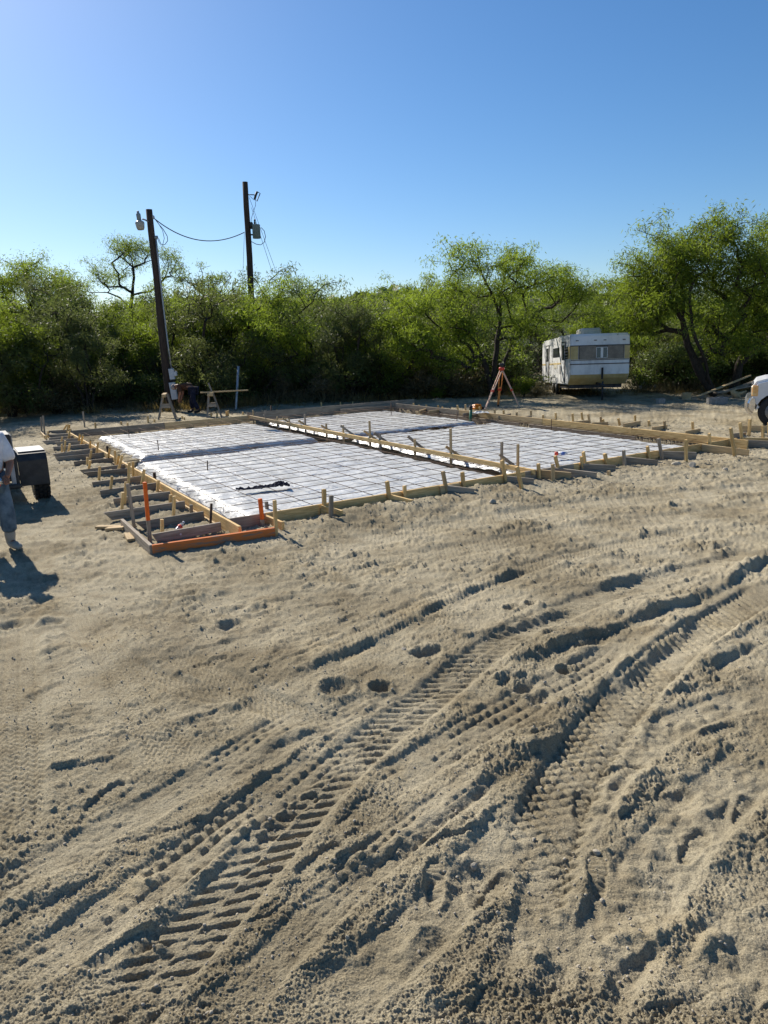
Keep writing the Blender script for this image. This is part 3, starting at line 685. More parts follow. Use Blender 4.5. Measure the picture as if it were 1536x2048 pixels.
# --- leafless twiggy tree between the two poles
b5 = G(420, 780); b5.z = 0; Y5 = b5.y
tr = [loc_pts(b5, Y5, [(420, 775), (418, 680), (415, 620), (405, 585)]), loc_pts(b5, Y5, [(415, 620), (435, 595), (445, 575)])]
lb = [lobe(b5, Y5, 400, 560, 38, 32, 1.4), lobe(b5, Y5, 445, 570, 30, 32, 1.0)]
make_tree('bare_tree', grow(r_, tr, lb, 120, 2500, sig=.14, r0=.010, wig=.2, tipbare=.75), M['leaf'], b5, 'nearly leafless twiggy tree top between the two poles', None)
# --- bushy thicket trees, five shapes
protos = []
for k in range(6):
    rr = np.random.default_rng(100+k); hgt = (4.0, 4.4, 3.7, 4.2, 3.4, 4.6)[k]; tr = []; lb = []
    ns_ = 3+k % 3
    for s in range(ns_):
        a = 2*math.pi*(s+rr.random()*.6)/ns_; rad = .5+.5*rr.random()
        tr.append([(0.12*math.cos(a), .12*math.sin(a), -.05), (.35*math.cos(a)*rad, .35*math.sin(a)*rad, .9), (.9*math.cos(a)*rad, .9*math.sin(a)*rad, 1.9), (1.25*math.cos(a+.4)*rad, 1.25*math.sin(a+.4)*rad, hgt*.72)])
    for s in range(17):
        a = rr.random()*6.28; f = rr.random(); zz = hgt*(.22+.70*f); rad = (1.75*math.sqrt(max(.05, 1-((f-.35)/.72)**2)))*(.45+.55*rr.random())
        lb.append(((rad*math.cos(a), rad*math.sin(a), zz), (.45+.25*rr.random(), .45+.25*rr.random(), .32+.2*rr.random()), 1.0))
    for s in range(5):
        a = rr.random()*6.3; lb.append(((.8*math.cos(a), .8*math.sin(a), hgt*(.92+.14*rr.random())), (.2, .2, .4), .25))
    d = grow(rr, tr, lb, 230, 17000, sig=.17, r0=.0095, spr=.30)
    ms = (fast_mesh('trunk', d[0], d[1], True), fast_mesh('crown', d[2], d[3])); ms[0].materials.append(M['bark']); ms[1].materials.append((M['leaf'], M['leaf'], M['leaf_olive'], M['leaf'], M['leaf_dark'], M['leaf_olive'])[k]); protos.append(ms)
# front row: pixel of the base, top pixel, label
FRONT = [(-260, 850, 530, 'mesquite tree beyond the left edge, farthest out'), (-160, 846, 535, 'mesquite tree just beyond the left edge'),
 (-60, 842, 560, 'bushy mesquite tree cut off by the left edge of the photo'),
 (25, 832, 604, 'bushy mesquite tree at the left end of the thicket, above the worker'),
 (105, 828, 612, 'bushy mesquite tree left of the lamp pole above the tall grey stakes'),
 (190, 824, 606, 'low leafy mesquite tree hanging over the berm left of the lamp pole'),
 (255, 808, 612, 'bright leafy mesquite tree immediately left of the lamp pole'),
 (392, 803, 578, 'leafy mesquite tree behind the bending worker'),
 (455, 806, 560, 'leafy mesquite tree behind the sawhorse with the pipe on it'),
 (545, 803, 570, 'leafy mesquite tree in front of the transformer pole'),
 (625, 801, 590, 'leafy mesquite tree right of the transformer pole'),
 (700, 800, 598, 'leafy mesquite tree in the middle of the thicket behind the slab'),
 (775, 798, 590, 'leafy mesquite tree left of the large spreading mesquite'),
 (1190, 750, 600, 'shaded mesquite tree behind the caravan roof'),
 (1325, 776, 640, 'dark mesquite tree in the shade right of the caravan'),
 (1370, 778, 660, 'dark low mesquite behind the leaning trunk at the right'),
 (1520, 776, 600, 'mesquite tree behind the white truck'),
 (1620, 780, 560, 'mesquite tree beyond the right edge over the truck'),
]
def top_height(u, v, Y): return P(u, v, Y).z
for k, (u, v, vt, lab) in enumerate(FRONT):
    p = G(u, v); p.y += .6*math.sin(k*2.1); p = onG(p); h = top_height(u, vt, p.y); ms = protos[k % 6]; hz = (4.0, 4.4, 3.7, 4.2, 3.4, 4.6)[k % 6]*1.08
    make_tree('mesquite_tree', None, None, p, lab, 'mesquite trees of the thicket', rz=k*1.7, scl=max(.5, h/hz), share=ms)
def where(u):
    for lim, txt in ((120, 'above the standing worker'), (320, 'left of the lamp pole'), (505, 'between the two poles'), (800, 'right of the transformer pole'), (1090, 'behind the large spreading mesquite'), (1265, 'behind the caravan'), (9999, 'behind the right-hand mesquites')):
        if u < lim: return txt
k = 0
for Yr, tops, step, lab in ((33.5, (608, 600), 92, 'mesquite tree in the second row of the thicket'), (38.5, (598, 590), 104, 'mesquite tree deep in the thicket'), (45.0, (592, 586), 104, 'mesquite tree at the very back of the thicket')):
    u = -150+(Yr*13 % 60)
    while u < 1750:
        vt = tops[0]+(tops[1]-tops[0])*u/1536+random.uniform(-36, 34)-(22 if u < 200 and Yr < 40 else 0)
        if 180 < u < 335: vt = max(vt, 612)
        if Yr < 40 and 985 < u < 1300: u += 30; continue
        c = P(u, 700, Yr+1.5*math.sin(u*.05)); c.z = -.05; h = top_height(u, vt, c.y); hz = (4.0, 4.4, 3.7, 4.2, 3.4, 4.6)[(k*5+2) % 6]*1.05
        make_tree('mesquite_tree', None, None, c, lab+', '+where(u), 'mesquite trees of the thicket', rz=k*2.3, scl=max(.6, h/hz), share=protos[(k*5+2) % 6])
        k += 1; u += step*(.8+.4*random.random())

# ------------------------------------------------------------------ undergrowth, weeds and dry grass along the tree line
def blades(name, label, cat, spots, per, length, width, mat_, spread, up=1.0):
    V = []; 
    for (p, sc_) in spots:
        n = int(per*sc_); c = np.array(p)+np.concatenate([RNG.normal(size=(n, 2))*spread*sc_, np.zeros((n, 1))], 1)
        d = RNG.normal(size=(n, 3)); d[:, 2] = np.abs(d[:, 2])+up; d /= np.linalg.norm(d, axis=1, keepdims=True)
        L = length*sc_*(.35+RNG.random((n, 1))); sd_ = np.cross(d, RNG.normal(size=(n, 3))); sd_ /= np.linalg.norm(sd_, axis=1, keepdims=True)
        c[:, 2] += np.maximum(RNG.random(n)-.35, 0)*length*sc_*.7-.03; wd = width*(.6+.8*RNG.random((n, 1)))
        m_ = c+d*L*.5
        V.append(np.stack([c, m_+sd_*wd, c+d*L, m_-sd_*wd], 1).reshape(-1, 3))
    V = np.vstack(V); me = fast_mesh(name, V, np.arange(len(V)).reshape(-1, 4))
    return tag(me_obj(name, me, mat_), label, cat, kind='stuff')
sp = []; spg = []; spn = []
for u in range(-140, 1700, 9):
    base = 826 if u < 250 else (826-(u-250)*.046 if u < 1000 else 791-(u-1000)*.012)
    for rep in range(3):
        if 1062 < u < 1268: continue
        q = G(u+random.uniform(-6, 6), base-random.uniform(0, 26)); sp.append((tuple(q), random.uniform(.4, 1.0)))
    if random.random() < .35: spg.append((tuple(G(u, base+random.uniform(-3, 3))), random.uniform(.35, .8)))
blades('undergrowth', 'grey-green weeds and twigs along the foot of the thicket', 'weeds', sp, 70, .55, .011, M['weed'], .5, .8)
for (u, v, s) in ((20, 822, 1.2), (5, 826, 1.0), (490, 812, 1.0), (500, 814, .8), (700, 802, .7), (740, 800, .8), (880, 797, .8), (1060, 792, 1.2), (1085, 792, 1.0), (1360, 772, 1.4), (1385, 768, 1.5), (1410, 775, 1.2), (1340, 778, 1.0), (1320, 780, .8)):
    spg.append((tuple(G(u, v)), s))
blades('dry_grass', 'dry yellow grass tufts at the edge of the cleared yard', 'grass', spg, 110, .45, .008, M['grass'], .35, 1.6)
# low bare brush: thin dark stems deep under the crowns
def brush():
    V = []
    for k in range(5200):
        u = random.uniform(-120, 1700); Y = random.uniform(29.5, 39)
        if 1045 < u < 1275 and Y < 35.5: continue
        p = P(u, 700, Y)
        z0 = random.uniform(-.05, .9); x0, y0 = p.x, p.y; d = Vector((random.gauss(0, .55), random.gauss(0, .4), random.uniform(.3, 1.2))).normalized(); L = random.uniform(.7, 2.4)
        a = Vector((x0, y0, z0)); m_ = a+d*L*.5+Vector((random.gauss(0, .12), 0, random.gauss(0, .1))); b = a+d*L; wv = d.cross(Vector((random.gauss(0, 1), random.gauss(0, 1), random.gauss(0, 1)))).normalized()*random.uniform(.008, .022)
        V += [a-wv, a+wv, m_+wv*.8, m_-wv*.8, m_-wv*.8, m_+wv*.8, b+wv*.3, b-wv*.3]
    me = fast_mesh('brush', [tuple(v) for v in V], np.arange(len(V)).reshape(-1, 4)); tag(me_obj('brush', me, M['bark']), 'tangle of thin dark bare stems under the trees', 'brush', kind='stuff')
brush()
# low shrubs with parts
shr = np.random.default_rng(5); ms_shrub = []
for k in range(2):
    tr = [[(0, 0, 0), (.1*math.cos(a), .1*math.sin(a), .25), (.3*math.cos(a), .3*math.sin(a), .5)] for a in (0.3, 1.6, 2.9, 4.1, 5.3)]
    d = grow(shr, tr, [((0, 0, .5), (.6, .6, .45), 1.0)], 60, 3200, leaf=(.11, .018), sig=.13, droop=.0, r0=.006)
    s_ = (fast_mesh('stems', d[0], d[1]), fast_mesh('foliage', d[2], d[3])); s_[0].materials.append(M['bark']); s_[1].materials.append(M['weed'] if k == 0 else M['leaf']); ms_shrub.append(s_)
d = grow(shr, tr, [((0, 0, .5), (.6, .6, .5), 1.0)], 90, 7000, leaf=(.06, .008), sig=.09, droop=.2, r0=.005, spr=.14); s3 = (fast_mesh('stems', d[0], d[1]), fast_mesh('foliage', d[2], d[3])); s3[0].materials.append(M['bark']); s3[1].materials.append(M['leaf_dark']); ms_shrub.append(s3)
def shrub(u, v, s, k, lab):
    t = empty('shrub', onG(G(u, v)), u*.7); t.scale = (s, s, s); WM[t] = WM[t] @ Matrix.Scale(s, 4); t.matrix_basis = WM[t]; tag(t, lab, 'shrub', 'shrubs along the tree line')
    me_obj('stems', ms_shrub[k][0], None, t, WM[t].copy()); me_obj('foliage', ms_shrub[k][1], None, t, WM[t].copy())
for u, v, s, k, lab in ((830, 800, 1.0, 0, 'grey twiggy shrub at the foot of the thicket left of the tripod'), (900, 798, .9, 0, 'grey twiggy shrub nearest the orange case'), (945, 796, .9, 0, 'grey twiggy shrub behind the orange case'), (1048, 795, .7, 1, 'green weedy shrub right of the tripod'),
                        (1072, 797, .5, 0, 'brownish shrub by the rear wheel of the caravan'), (650, 804, 1.0, 0, 'grey shrub at the foot of the thicket behind the slab middle'), (575, 806, .9, 0, 'grey shrub right of the white pipe'), (120, 828, 1.1, 0, 'grey shrub on the berm behind the left stakes'), (55, 830, 1.1, 0, 'grey shrub above the worker at the left'),
                        (1290, 782, .8, 1, 'dark leafy shrub with white flowers beside the caravan'), (880, 800, .45, 1, 'small bright green weed beside the shrubs'), (1330, 780, .7, 0, 'shaded shrub right of the white flowers')):
    shrub(u, v, s, k, lab)
k = 0
for Yr in (30.6, 33, 36.5, 41):
    u = -120+Yr*3 % 40
    while u < 1700:
        if not (1020 < u < 1300 and Yr < 37.5):
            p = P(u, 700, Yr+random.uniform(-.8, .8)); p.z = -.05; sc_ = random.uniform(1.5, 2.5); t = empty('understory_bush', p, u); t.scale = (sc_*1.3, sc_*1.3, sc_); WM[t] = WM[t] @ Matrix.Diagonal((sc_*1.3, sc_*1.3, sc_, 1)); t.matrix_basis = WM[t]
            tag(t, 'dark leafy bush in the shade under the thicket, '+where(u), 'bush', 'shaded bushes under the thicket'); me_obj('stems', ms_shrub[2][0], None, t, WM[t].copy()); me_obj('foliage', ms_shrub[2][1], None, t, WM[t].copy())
        u += random.uniform(55, 85)

# ------------------------------------------------------------------ slab: plastic sheets
def sheet(a0, a1, b0, b1, label, seed, edges):
    """edges: (near a0, far a1, left b0, right b1) = True where the sheet turns down into a trench"""
    na, nb = int((a1-a0)/.055), int((b1-b0)/.055); aa = np.linspace(a0, a1, na); bb = np.linspace(b0, b1, nb); A, B = np.meshgrid(aa, bb, indexing='ij')
    o = S((a0+a1)/2, (b0+b1)/2, 0)
    e = np.full(A.shape, 9.0); em = np.full(A.shape, 9.0)
    for on, d in zip(edges, (A-a0, a1-A, B-b0, b1-B)):
        if on == 1: e = np.minimum(e, d+.06*fbm(A*1.7+seed, B*1.7, 2))
        if on == 2: em = np.minimum(em, d+.08*fbm(A*1.3+seed, B*1.3, 2))
    x = A+seed*7.7; y = B+seed*3.1
    Z = .035+.018*fbm(x*.8, y*.8, 3)+.016*np.abs(fbm(x*2.2+y, y*2.6-x*.8, 3))+.016*np.maximum(fbm(x*6, y*2.3, 2), 0)+.004*pn(x*9, y*9)
    Z += .03*np.exp(-(e/.35)**2)*np.abs(fbm(x*5, y*5, 2))
    Z -= .24*(1-sstep(-.02, .30, e))+.11*(1-sstep(-.02, .14, em))
    Ax = A+.03*fbm(x*2, y*2+9, 2); Bx = B+.03*fbm(x*2+5, y*2, 2)
    Wx = N0.x+E1.x*Ax+E2.x*Bx-o.x; Wy = N0.y+E1.y*Ax+E2.y*Bx-o.y
    i = np.arange(na-1)[:, None]; j = np.arange(nb-1)[None, :]; Fq = np.stack([i*nb+j, (i+1)*nb+j, (i+1)*nb+j+1, i*nb+j+1], -1).reshape(-1, 4)
    me = fast_mesh('plastic_sheet', np.stack([Wx.ravel(), Wy.ravel(), Z.ravel()], 1), Fq[:, ::-1], True)
    tag(me_obj('plastic_sheet', me, M['sheet'], None, Matrix.Translation(o)), label, 'plastic sheet', 'plastic sheets under the rebar')
sheet(.20, 6.95, .16, MB-.24, 'white plastic sheet in the near left bay with the navy cloth on it', 1, (0, 1, 1, 2))
sheet(.20, 6.95, MB+.30, LB-.45, 'white plastic sheet in the near right bay with the sealant tube on it', 2, (0, 2, 2, 1))
sheet(7.45, LA-.5, .40, MB-.25, 'white plastic sheet in the far left bay before the sawhorses', 3, (1, 1, 1, 2))
sheet(7.45, LA-.45, MB+.32, LB-.55, 'white plastic sheet in the far right bay, partly in tree shade', 4, (2, 1, 2, 1))
# dark brown soil lying in the trenches
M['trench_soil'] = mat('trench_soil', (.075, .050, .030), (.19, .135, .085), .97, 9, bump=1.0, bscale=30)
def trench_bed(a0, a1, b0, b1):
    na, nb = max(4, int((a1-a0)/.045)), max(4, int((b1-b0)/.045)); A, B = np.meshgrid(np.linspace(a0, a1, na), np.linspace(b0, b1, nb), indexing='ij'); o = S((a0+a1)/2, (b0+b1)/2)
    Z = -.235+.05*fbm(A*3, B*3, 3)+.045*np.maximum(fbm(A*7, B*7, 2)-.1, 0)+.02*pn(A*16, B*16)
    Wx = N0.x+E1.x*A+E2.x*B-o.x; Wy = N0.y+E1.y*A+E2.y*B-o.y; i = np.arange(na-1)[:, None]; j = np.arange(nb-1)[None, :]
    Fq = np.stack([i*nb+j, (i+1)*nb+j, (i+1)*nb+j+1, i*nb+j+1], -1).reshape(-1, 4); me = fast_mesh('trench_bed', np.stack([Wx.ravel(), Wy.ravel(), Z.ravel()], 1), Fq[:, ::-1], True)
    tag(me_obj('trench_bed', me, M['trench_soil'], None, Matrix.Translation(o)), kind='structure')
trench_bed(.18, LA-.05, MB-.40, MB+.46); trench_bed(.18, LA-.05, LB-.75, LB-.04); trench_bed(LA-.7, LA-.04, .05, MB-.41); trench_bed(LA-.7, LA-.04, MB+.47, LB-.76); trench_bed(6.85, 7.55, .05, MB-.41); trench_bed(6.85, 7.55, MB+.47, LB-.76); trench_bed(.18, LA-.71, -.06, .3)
# rebar mat
rm = empty('rebar_mat', S(LA/2, LB/2, 0)); tag(rm, 'mat of dark rebar rods tied in a grid above the plastic sheets', 'rebar mat')
def bar(p0, p1, r=.005):
    n = 9; pts = []
    for k in range(n+1):
        f = k/n; q = p0.lerp(p1, f); q.z += random.uniform(-.018, .012); q += E1*random.uniform(-.012, .012)+E2*random.uniform(-.012, .012); pts.append(q)
    return tube('rebar', M['rebar'], rm, pts, r, 5)
a = .30
while a < LA-.2:
    bar(S(a+random.uniform(-.03, .03), .10, .105), S(a+random.uniform(-.03, .03), LB-.1, .105)); a += .46
b = .28
while b < LB-.2:
    bar(S(.19, b+random.uniform(-.03, .03), .12), S(LA-.1, b+random.uniform(-.03, .03), .12)); b += .50
for (a_, b_) in ((.12, MB-.2), (.12, MB+.25)): bar(S(.1, b_, .02), S(LA-.1, b_, .0))
for a_ in (7.05, 7.35): bar(S(a_, .1, .0), S(a_, LB-.1, .0))
bar(S(.2, .14, .02), S(LA-.2, .14, .0)); bar(S(.2, LB-.16, .02), S(LA-.2, LB-.16, .0))

# ------------------------------------------------------------------ formwork
def stake_at(parent, tp, bp, kind='pine', w_=.042, d_=.042, name='stake', sink=.12, amax=None, bmax=None):
    """a stake from the pixel of its top to the pixel of its foot on the ground"""
    q = G(*bp); zg = max(GH(q.x, q.y), -.02); q = G(bp[0], bp[1], zg)
    t = P(tp[0], tp[1], q.y); ab = toS(q)
    for ax_, lim, o_ in ((E1, amax, 0), (E2, bmax, 1)):       # a foot hidden behind the form really stands against its outer face
        if lim is not None and ab[o_] > lim and ab[0] < LA-.3:
            def hit(u, v):
                d = ray(u, v); o = Vector((0, 0, H)); return o+d*((lim-(o-N0).dot(ax_))/d.dot(ax_))
            q = hit(*bp); t = hit(*tp); dv = (t-q); q = q-dv*min(1.5, (q.z/max(dv.z, .05))); q.z = max(q.z, -.02)
    dirv = (t-q); 
    if dirv.length < .08: t = q+Vector((0, 0, .12)); dirv = t-q
    foot = q-dirv.normalized()*sink
    return plank(name, M[kind], parent, foot, t, w_, d_, up=E2, top=False)
def brace_at(parent, p_in, p_out, kind='grey_wood', hgt=.125, z_in=.15, z_out=.115, wid=.04, name='brace', cut=.05):
    a = G(*p_in, z_in); b = G(*p_out, z_out)
    return plank(name, M[kind], parent, a, b, wid, hgt, cut=cut)
def seg_board(parent, ax, fixed, s0, s1, z, hgt, kind, wid=.04, zz=None):
    p0 = S(s0+.002, fixed, z) if ax == 'a' else S(fixed, s0+.002, z); p1 = S(s1-.002, fixed, (zz or z)) if ax == 'a' else S(fixed, s1-.002, (zz or z))
    return plank('form_board', M[kind], parent, p0, p1, wid, hgt)
# left side
lf = empty('formwork', S(LA/2, 0, 0)); tag(lf, 'long pine form along the left slab edge with many grey braces and stakes', 'formwork', 'formwork sides around the slab')
for s0, s1 in ((-.35, 4.2), (4.2, 8.9), (8.9, LA)): seg_board(lf, 'a', -.10, s0, s1, .17, .19, 'pine')
for s0, s1 in ((.3, 4.0), (6.0, 9.5)): seg_board(lf, 'a', -.145, s0, s1, .06, .10, 'pine2', .03)
LEFT = [(ZA(205, 395), ZA(560, 375)), (ZA(200, 455), ZA(590, 432)), (ZA(215, 505), ZA(650, 465)), (ZA(110, 550), ZA(655, 508)), (ZA(300, 570), ZA(790, 545)), (ZA(280, 640), ZA(830, 600)), (ZA(265, 755), ZA(930, 660)),
        (ZA(305, 800), ZA(1095, 725)), (ZA(595, 865), ZA(1215, 805)), (ZA(680, 1000), ZA(1375, 910)), (ZB(215, 345), ZB(880, 280)), (ZB(335, 490), ZB(1105, 395)), (ZB(455, 620), ZB(1325, 500)), (ZB(665, 745), ZB(1536, 635)),
        (ZC(97, 530), ZC(690, 445)), (ZC(330, 600), ZC(830, 520)), (ZC(450, 690), ZC(955, 600))]
for o, i in LEFT: brace_at(lf, i, o, 'grey_wood', cut=random.choice((0, .06, .1)))
LST = [(ZA, 'grey_wood', [(90, 190, 105, 400), (125, 165, 150, 450), (735, 100, 765, 340)]),
       (ZA, 'pine', [(200, 400, 205, 500), (180, 460, 175, 545), (510, 295, 490, 430), (530, 300, 525, 440), (540, 360, 510, 540), (420, 490, 390, 620), (465, 545, 455, 715), (412, 600, 415, 780), (535, 595, 500, 780), (690, 450, 660, 610),
                     (735, 465, 705, 610), (850, 540, 845, 660), (968, 570, 940, 790), (865, 690, 845, 835), (805, 800, 800, 950), (848, 850, 820, 1020), (1150, 660, 1125, 800), (1225, 700, 1240, 890), (1290, 765, 1255, 920), (1340, 775, 1270, 1040)]),
       (ZB, 'pine', [(455, 250, 445, 470), (645, 400, 615, 680), (910, 190, 900, 500), (965, 175, 970, 390), (1140, 300, 1105, 520), (1360, 460, 1340, 645), (860, 490, 840, 820), (815, 650, 800, 890)]),
       (ZC, 'pine', [(590, 400, 585, 510), (617, 410, 610, 550), (527, 580, 527, 710)]), (ZC, 'grey_wood', [(740, 475, 742, 530)])]
for Z, kd, L in LST:
    for x0, y0, x1, y1 in L: stake_at(lf, Z(x0, y0), Z(x1, y1), kd, bmax=-.19)
plank('stake', M['pine'], lf, G(*ZA(400, 440), .0), P(*ZA(492, 300), G(*ZA(400, 440)).y), .04, .04, up=E2, top=False)
plank('brace', M['pine2'], lf, G(*ZA(85, 405), .12), G(*ZA(150, 470), .12), .04, .13)
# corner batter frame painted orange
cb = empty('batter_board', G(*ZC(440, 810))); tag(cb, 'low corner frame of weathered boards sprayed orange at the near slab corner', 'batter board')
plank('board', M['grey_wood'], cb, G(*ZC(232, 575), .13), G(*ZC(447, 768), .12), .045, .15)
fb = plank('board', M['orange_worn'], cb, G(*ZC(452, 768), .12), G(*ZC(1350, 640), .12), .045, .115); fb['label'] = 'front board with sprayed orange stripe'
plank('board', M['pine'], cb, G(*ZC(1268, 540), .15), G(*ZC(1412, 600), .13), .045, .12)
for (x0, y0, x1, y1, kd) in ((275, 320, 325, 640, 'grey_wood'), (1290, 450, 1300, 540, 'grey_wood'), (1350, 440, 1362, 692, 'pine')): stake_at(cb, ZC(x0, y0), ZC(x1, y1), kd)
def orange_stake(x0, y0, x1, y1, fr):
    q = G(*ZC(x1, y1)); t = P(*ZC(x0, y0), q.y); m_ = t.lerp(q, fr); d = (t-q).normalized()
    st = plank('stake', M['grey_wood'], cb, q-d*.12, m_, .043, .043, up=E2, top=False); pt = plank('painted_tip', M['orange_paint'], st, m_, t, .045, .045, up=E2, top=False); pt['label'] = 'bright orange painted top of the stake'
orange_stake(400, 310, 440, 755, .62); orange_stake(1243, 430, 1266, 645, .70)
# front side
ff = empty('formwork', S(0, LB/2, 0)); tag(ff, 'pine form along the front slab edge with short braces and stakes', 'formwork', 'formwork sides around the slab')
for s0, s1, kd in ((-.06, .45, 'grey_wood'), (.45, 1.25, 'pine'), (1.25, 3.55, 'pine'), (3.55, 5.15, 'pine'), (5.15, 6.3, 'grey_wood'), (6.3, 8.6, 'pine'), (8.6, LB+.35, 'pine')): seg_board(ff, 'b', .14, s0, s1, .17, .19, kd)
plank('splice_block', M['pine2'], ff, S(.095, 3.35, .17), S(.095, 3.72, .17), .04, .18)
FR = [(ZD(280, 870), ZD(440, 920), 'pine'), (ZD(800, 790), ZD(985, 840), 'pine'), (ZD(1222, 720), ZD(1460, 755), 'grey_wood'), (ZE(430, 645), ZE(675, 675), 'grey_wood'), (ZE(700, 600), ZE(928, 622), 'pine2'), (ZE(922, 605), ZE(1168, 632), 'grey_wood'),
      (ZE(1045, 560), ZE(1318, 577), 'grey_wood'), (ZF(245, 655), ZF(548, 690), 'grey_wood'), (ZF(555, 605), ZF(882, 622), 'grey_wood'), (ZF(925, 550), ZF(1336, 600), 'pine2'), (ZF(1205, 510), ZF(1600, 530), 'grey_wood'), (ZF(1240, 490), ZF(1520, 497), 'pine')]
for i, o, kd in FR:
    ai, bi = toS(G(*i, .16)); ao, bo = toS(G(*o, .13)); plank('brace', M[kd], ff, S(.10, bi, .165), S(min(ao, -.2)-.08, bo+.02, .135), .042, .145)
FST = [(ZD, [(337, 760, 340, 880, 'pine'), (393, 810, 393, 975, 'grey_wood'), (822, 700, 845, 868, 'pine'), (955, 735, 958, 830, 'pine'), (1250, 625, 1280, 785, 'pine2'), (1400, 630, 1410, 745, 'pine')]),
       (ZE, [(475, 540, 495, 640, 'pine'), (590, 590, 625, 745, 'pine'), (755, 565, 757, 597, 'pine'), (865, 570, 868, 695, 'pine2'), (885, 505, 910, 610, 'pine'), (1100, 475, 1120, 615, 'pine'), (1085, 510, 1095, 600, 'pine'), (1268, 490, 1282, 572, 'pine'), (1298, 620, 1300, 660, 'pine2')]),
       (ZF, [(125, 635, 145, 725, 'pine'), (290, 605, 300, 740, 'grey_wood'), (495, 570, 510, 685, 'pine'), (590, 505, 625, 690, 'grey_wood'), (830, 515, 830, 710, 'pine'), (1030, 460, 1032, 550, 'pine'), (1213, 415, 1250, 665, 'pine'), (1295, 370, 1318, 580, 'pine')])]
for Z, L in FST:
    for x0, y0, x1, y1, kd in L: stake_at(ff, Z(x0, y0), Z(x1, y1), kd, .05, .05, amax=.085)
# right (far) side
rf = empty('formwork', S(LA/2, LB, 0)); tag(rf, 'pine form along the right slab edge, nearest the tripod and the truck', 'formwork', 'formwork sides around the slab')
for s0, s1, kd in ((-.3, 2.6, 'pine'), (2.6, 5.6, 'pine'), (5.6, 9.3, 'pine2'), (9.3, LA, 'grey_wood')): seg_board(rf, 'a', LB+.05, s0, s1, .19, .18, kd)
for s0, s1 in ((2.4, 6.0), (6.4, 11.0)): seg_board(rf, 'a', LB-.06, s0, s1, .02, .14, 'grey_wood', .03)
RB = [(ZJ(560, 305), ZJ(770, 265)), (ZJ(930, 345), ZJ(1112, 318)), (ZJ(1360, 395), ZJ(1536, 365)), (ZJ(160, 290), ZJ(355, 280)), (ZI(20, 250), ZI(235, 212)), (ZI(370, 265), ZI(520, 235)), (ZI(620, 285), ZI(785, 268)), (ZI(960, 315), ZI(1105, 302)), (ZI(1330, 340), ZI(1536, 320)), (ZH(880, 265), ZH(1110, 242)), (ZH(760, 262), ZH(850, 235)), (ZH(1320, 300), ZH(1440, 285))]
for i, o in RB: brace_at(rf, i, o, random.choice(('grey_wood', 'grey_wood', 'pine2')), hgt=.11, cut=0)
RST = [(ZJ, [(490, 235, 510, 325), (705, 195, 705, 265), (880, 265, 888, 345), (1078, 270, 1092, 375), (1440, 280, 1448, 400), (20, 160, 35, 260), (105, 180, 125, 295), (265, 215, 275, 305), (292, 245, 305, 310)]),
       (ZI, [(600, 220, 600, 285), (780, 200, 782, 265), (935, 255, 938, 310), (1097, 230, 1100, 300), (1312, 240, 1320, 340), (315, 180, 320, 265), (430, 195, 432, 240), (120, 150, 130, 220)]),
       (ZH, [(522, 160, 535, 205), (550, 215, 555, 240), (665, 200, 670, 235), (685, 170, 692, 245), (758, 190, 758, 260), (848, 190, 852, 260), (1000, 195, 1005, 240), (1055, 215, 1055, 275), (1245, 195, 1258, 290), (1348, 185, 1352, 270)])]
for Z, L in RST:
    for x0, y0, x1, y1 in L: stake_at(rf, Z(x0, y0), Z(x1, y1), random.choice(('pine', 'pine', 'pine2')), .05, .05)
brace_at(rf, ZF(1310, 392), ZF(1620, 397), 'pine2', hgt=.15, z_in=.2, z_out=.2); brace_at(rf, ZF(1240, 460), ZF(1345, 450), 'grey_wood')
for x0, y0, x1, y1 in ((1380, 340, 1370, 485), (1490, 395, 1492, 495), (1545, 365, 1545, 480)): stake_at(rf, ZF(x0, y0), ZF(x1, y1), 'pine', .055, .055)
# back side
bf = empty('formwork', S(LA, LB/2, 0)); tag(bf, 'shaded form along the back slab edge in front of the sawhorses', 'formwork', 'formwork sides around the slab')
for s0, s1, kd in ((-.05, 2.6, 'grey_wood'), (2.6, MB, 'pine2')): seg_board(bf, 'b', LA+.03, s0, s1, .19, .2, kd)
for s0, s1, kd in ((MB, 8.0, 'grey_wood'), (8.0, LB+1.0, 'grey_wood')): seg_board(bf, 'b', LA+.22, s0, s1, .27, .28, kd)
seg_board(bf, 'b', LA+.03, 8.6, LB, .15, .14, 'grey_wood')
BST = [(ZA, [(925, 270, 930, 345), (1322, 250, 1325, 320), (1422, 272, 1424, 315)])]
zR6 = zoomer(280, 680, .2083)
BST.append((zR6, [(75, 730, 80, 800), (138, 760, 140, 795), (405, 730, 405, 760), (425, 740, 425, 765), (683, 705, 683, 745), (740, 700, 740, 745), (828, 680, 830, 730), (846, 675, 848, 730), (988, 690, 990, 720)]))
BST.append((ZG, [(1040, 95, 1042, 165), (1285, 90, 1287, 130), (475, 185, 478, 235), (1440, 85, 1442, 115)]))
for Z, L in BST:
    for x0, y0, x1, y1 in L: stake_at(bf, Z(x0, y0), Z(x1, y1), 'pine', .05, .05)
for k in range(5):
    bb = .8+k*1.05; plank('brace', M['grey_wood'], bf, S(LA+.06, bb, .13), S(LA+.75, bb+.1, .08), .04, .1)
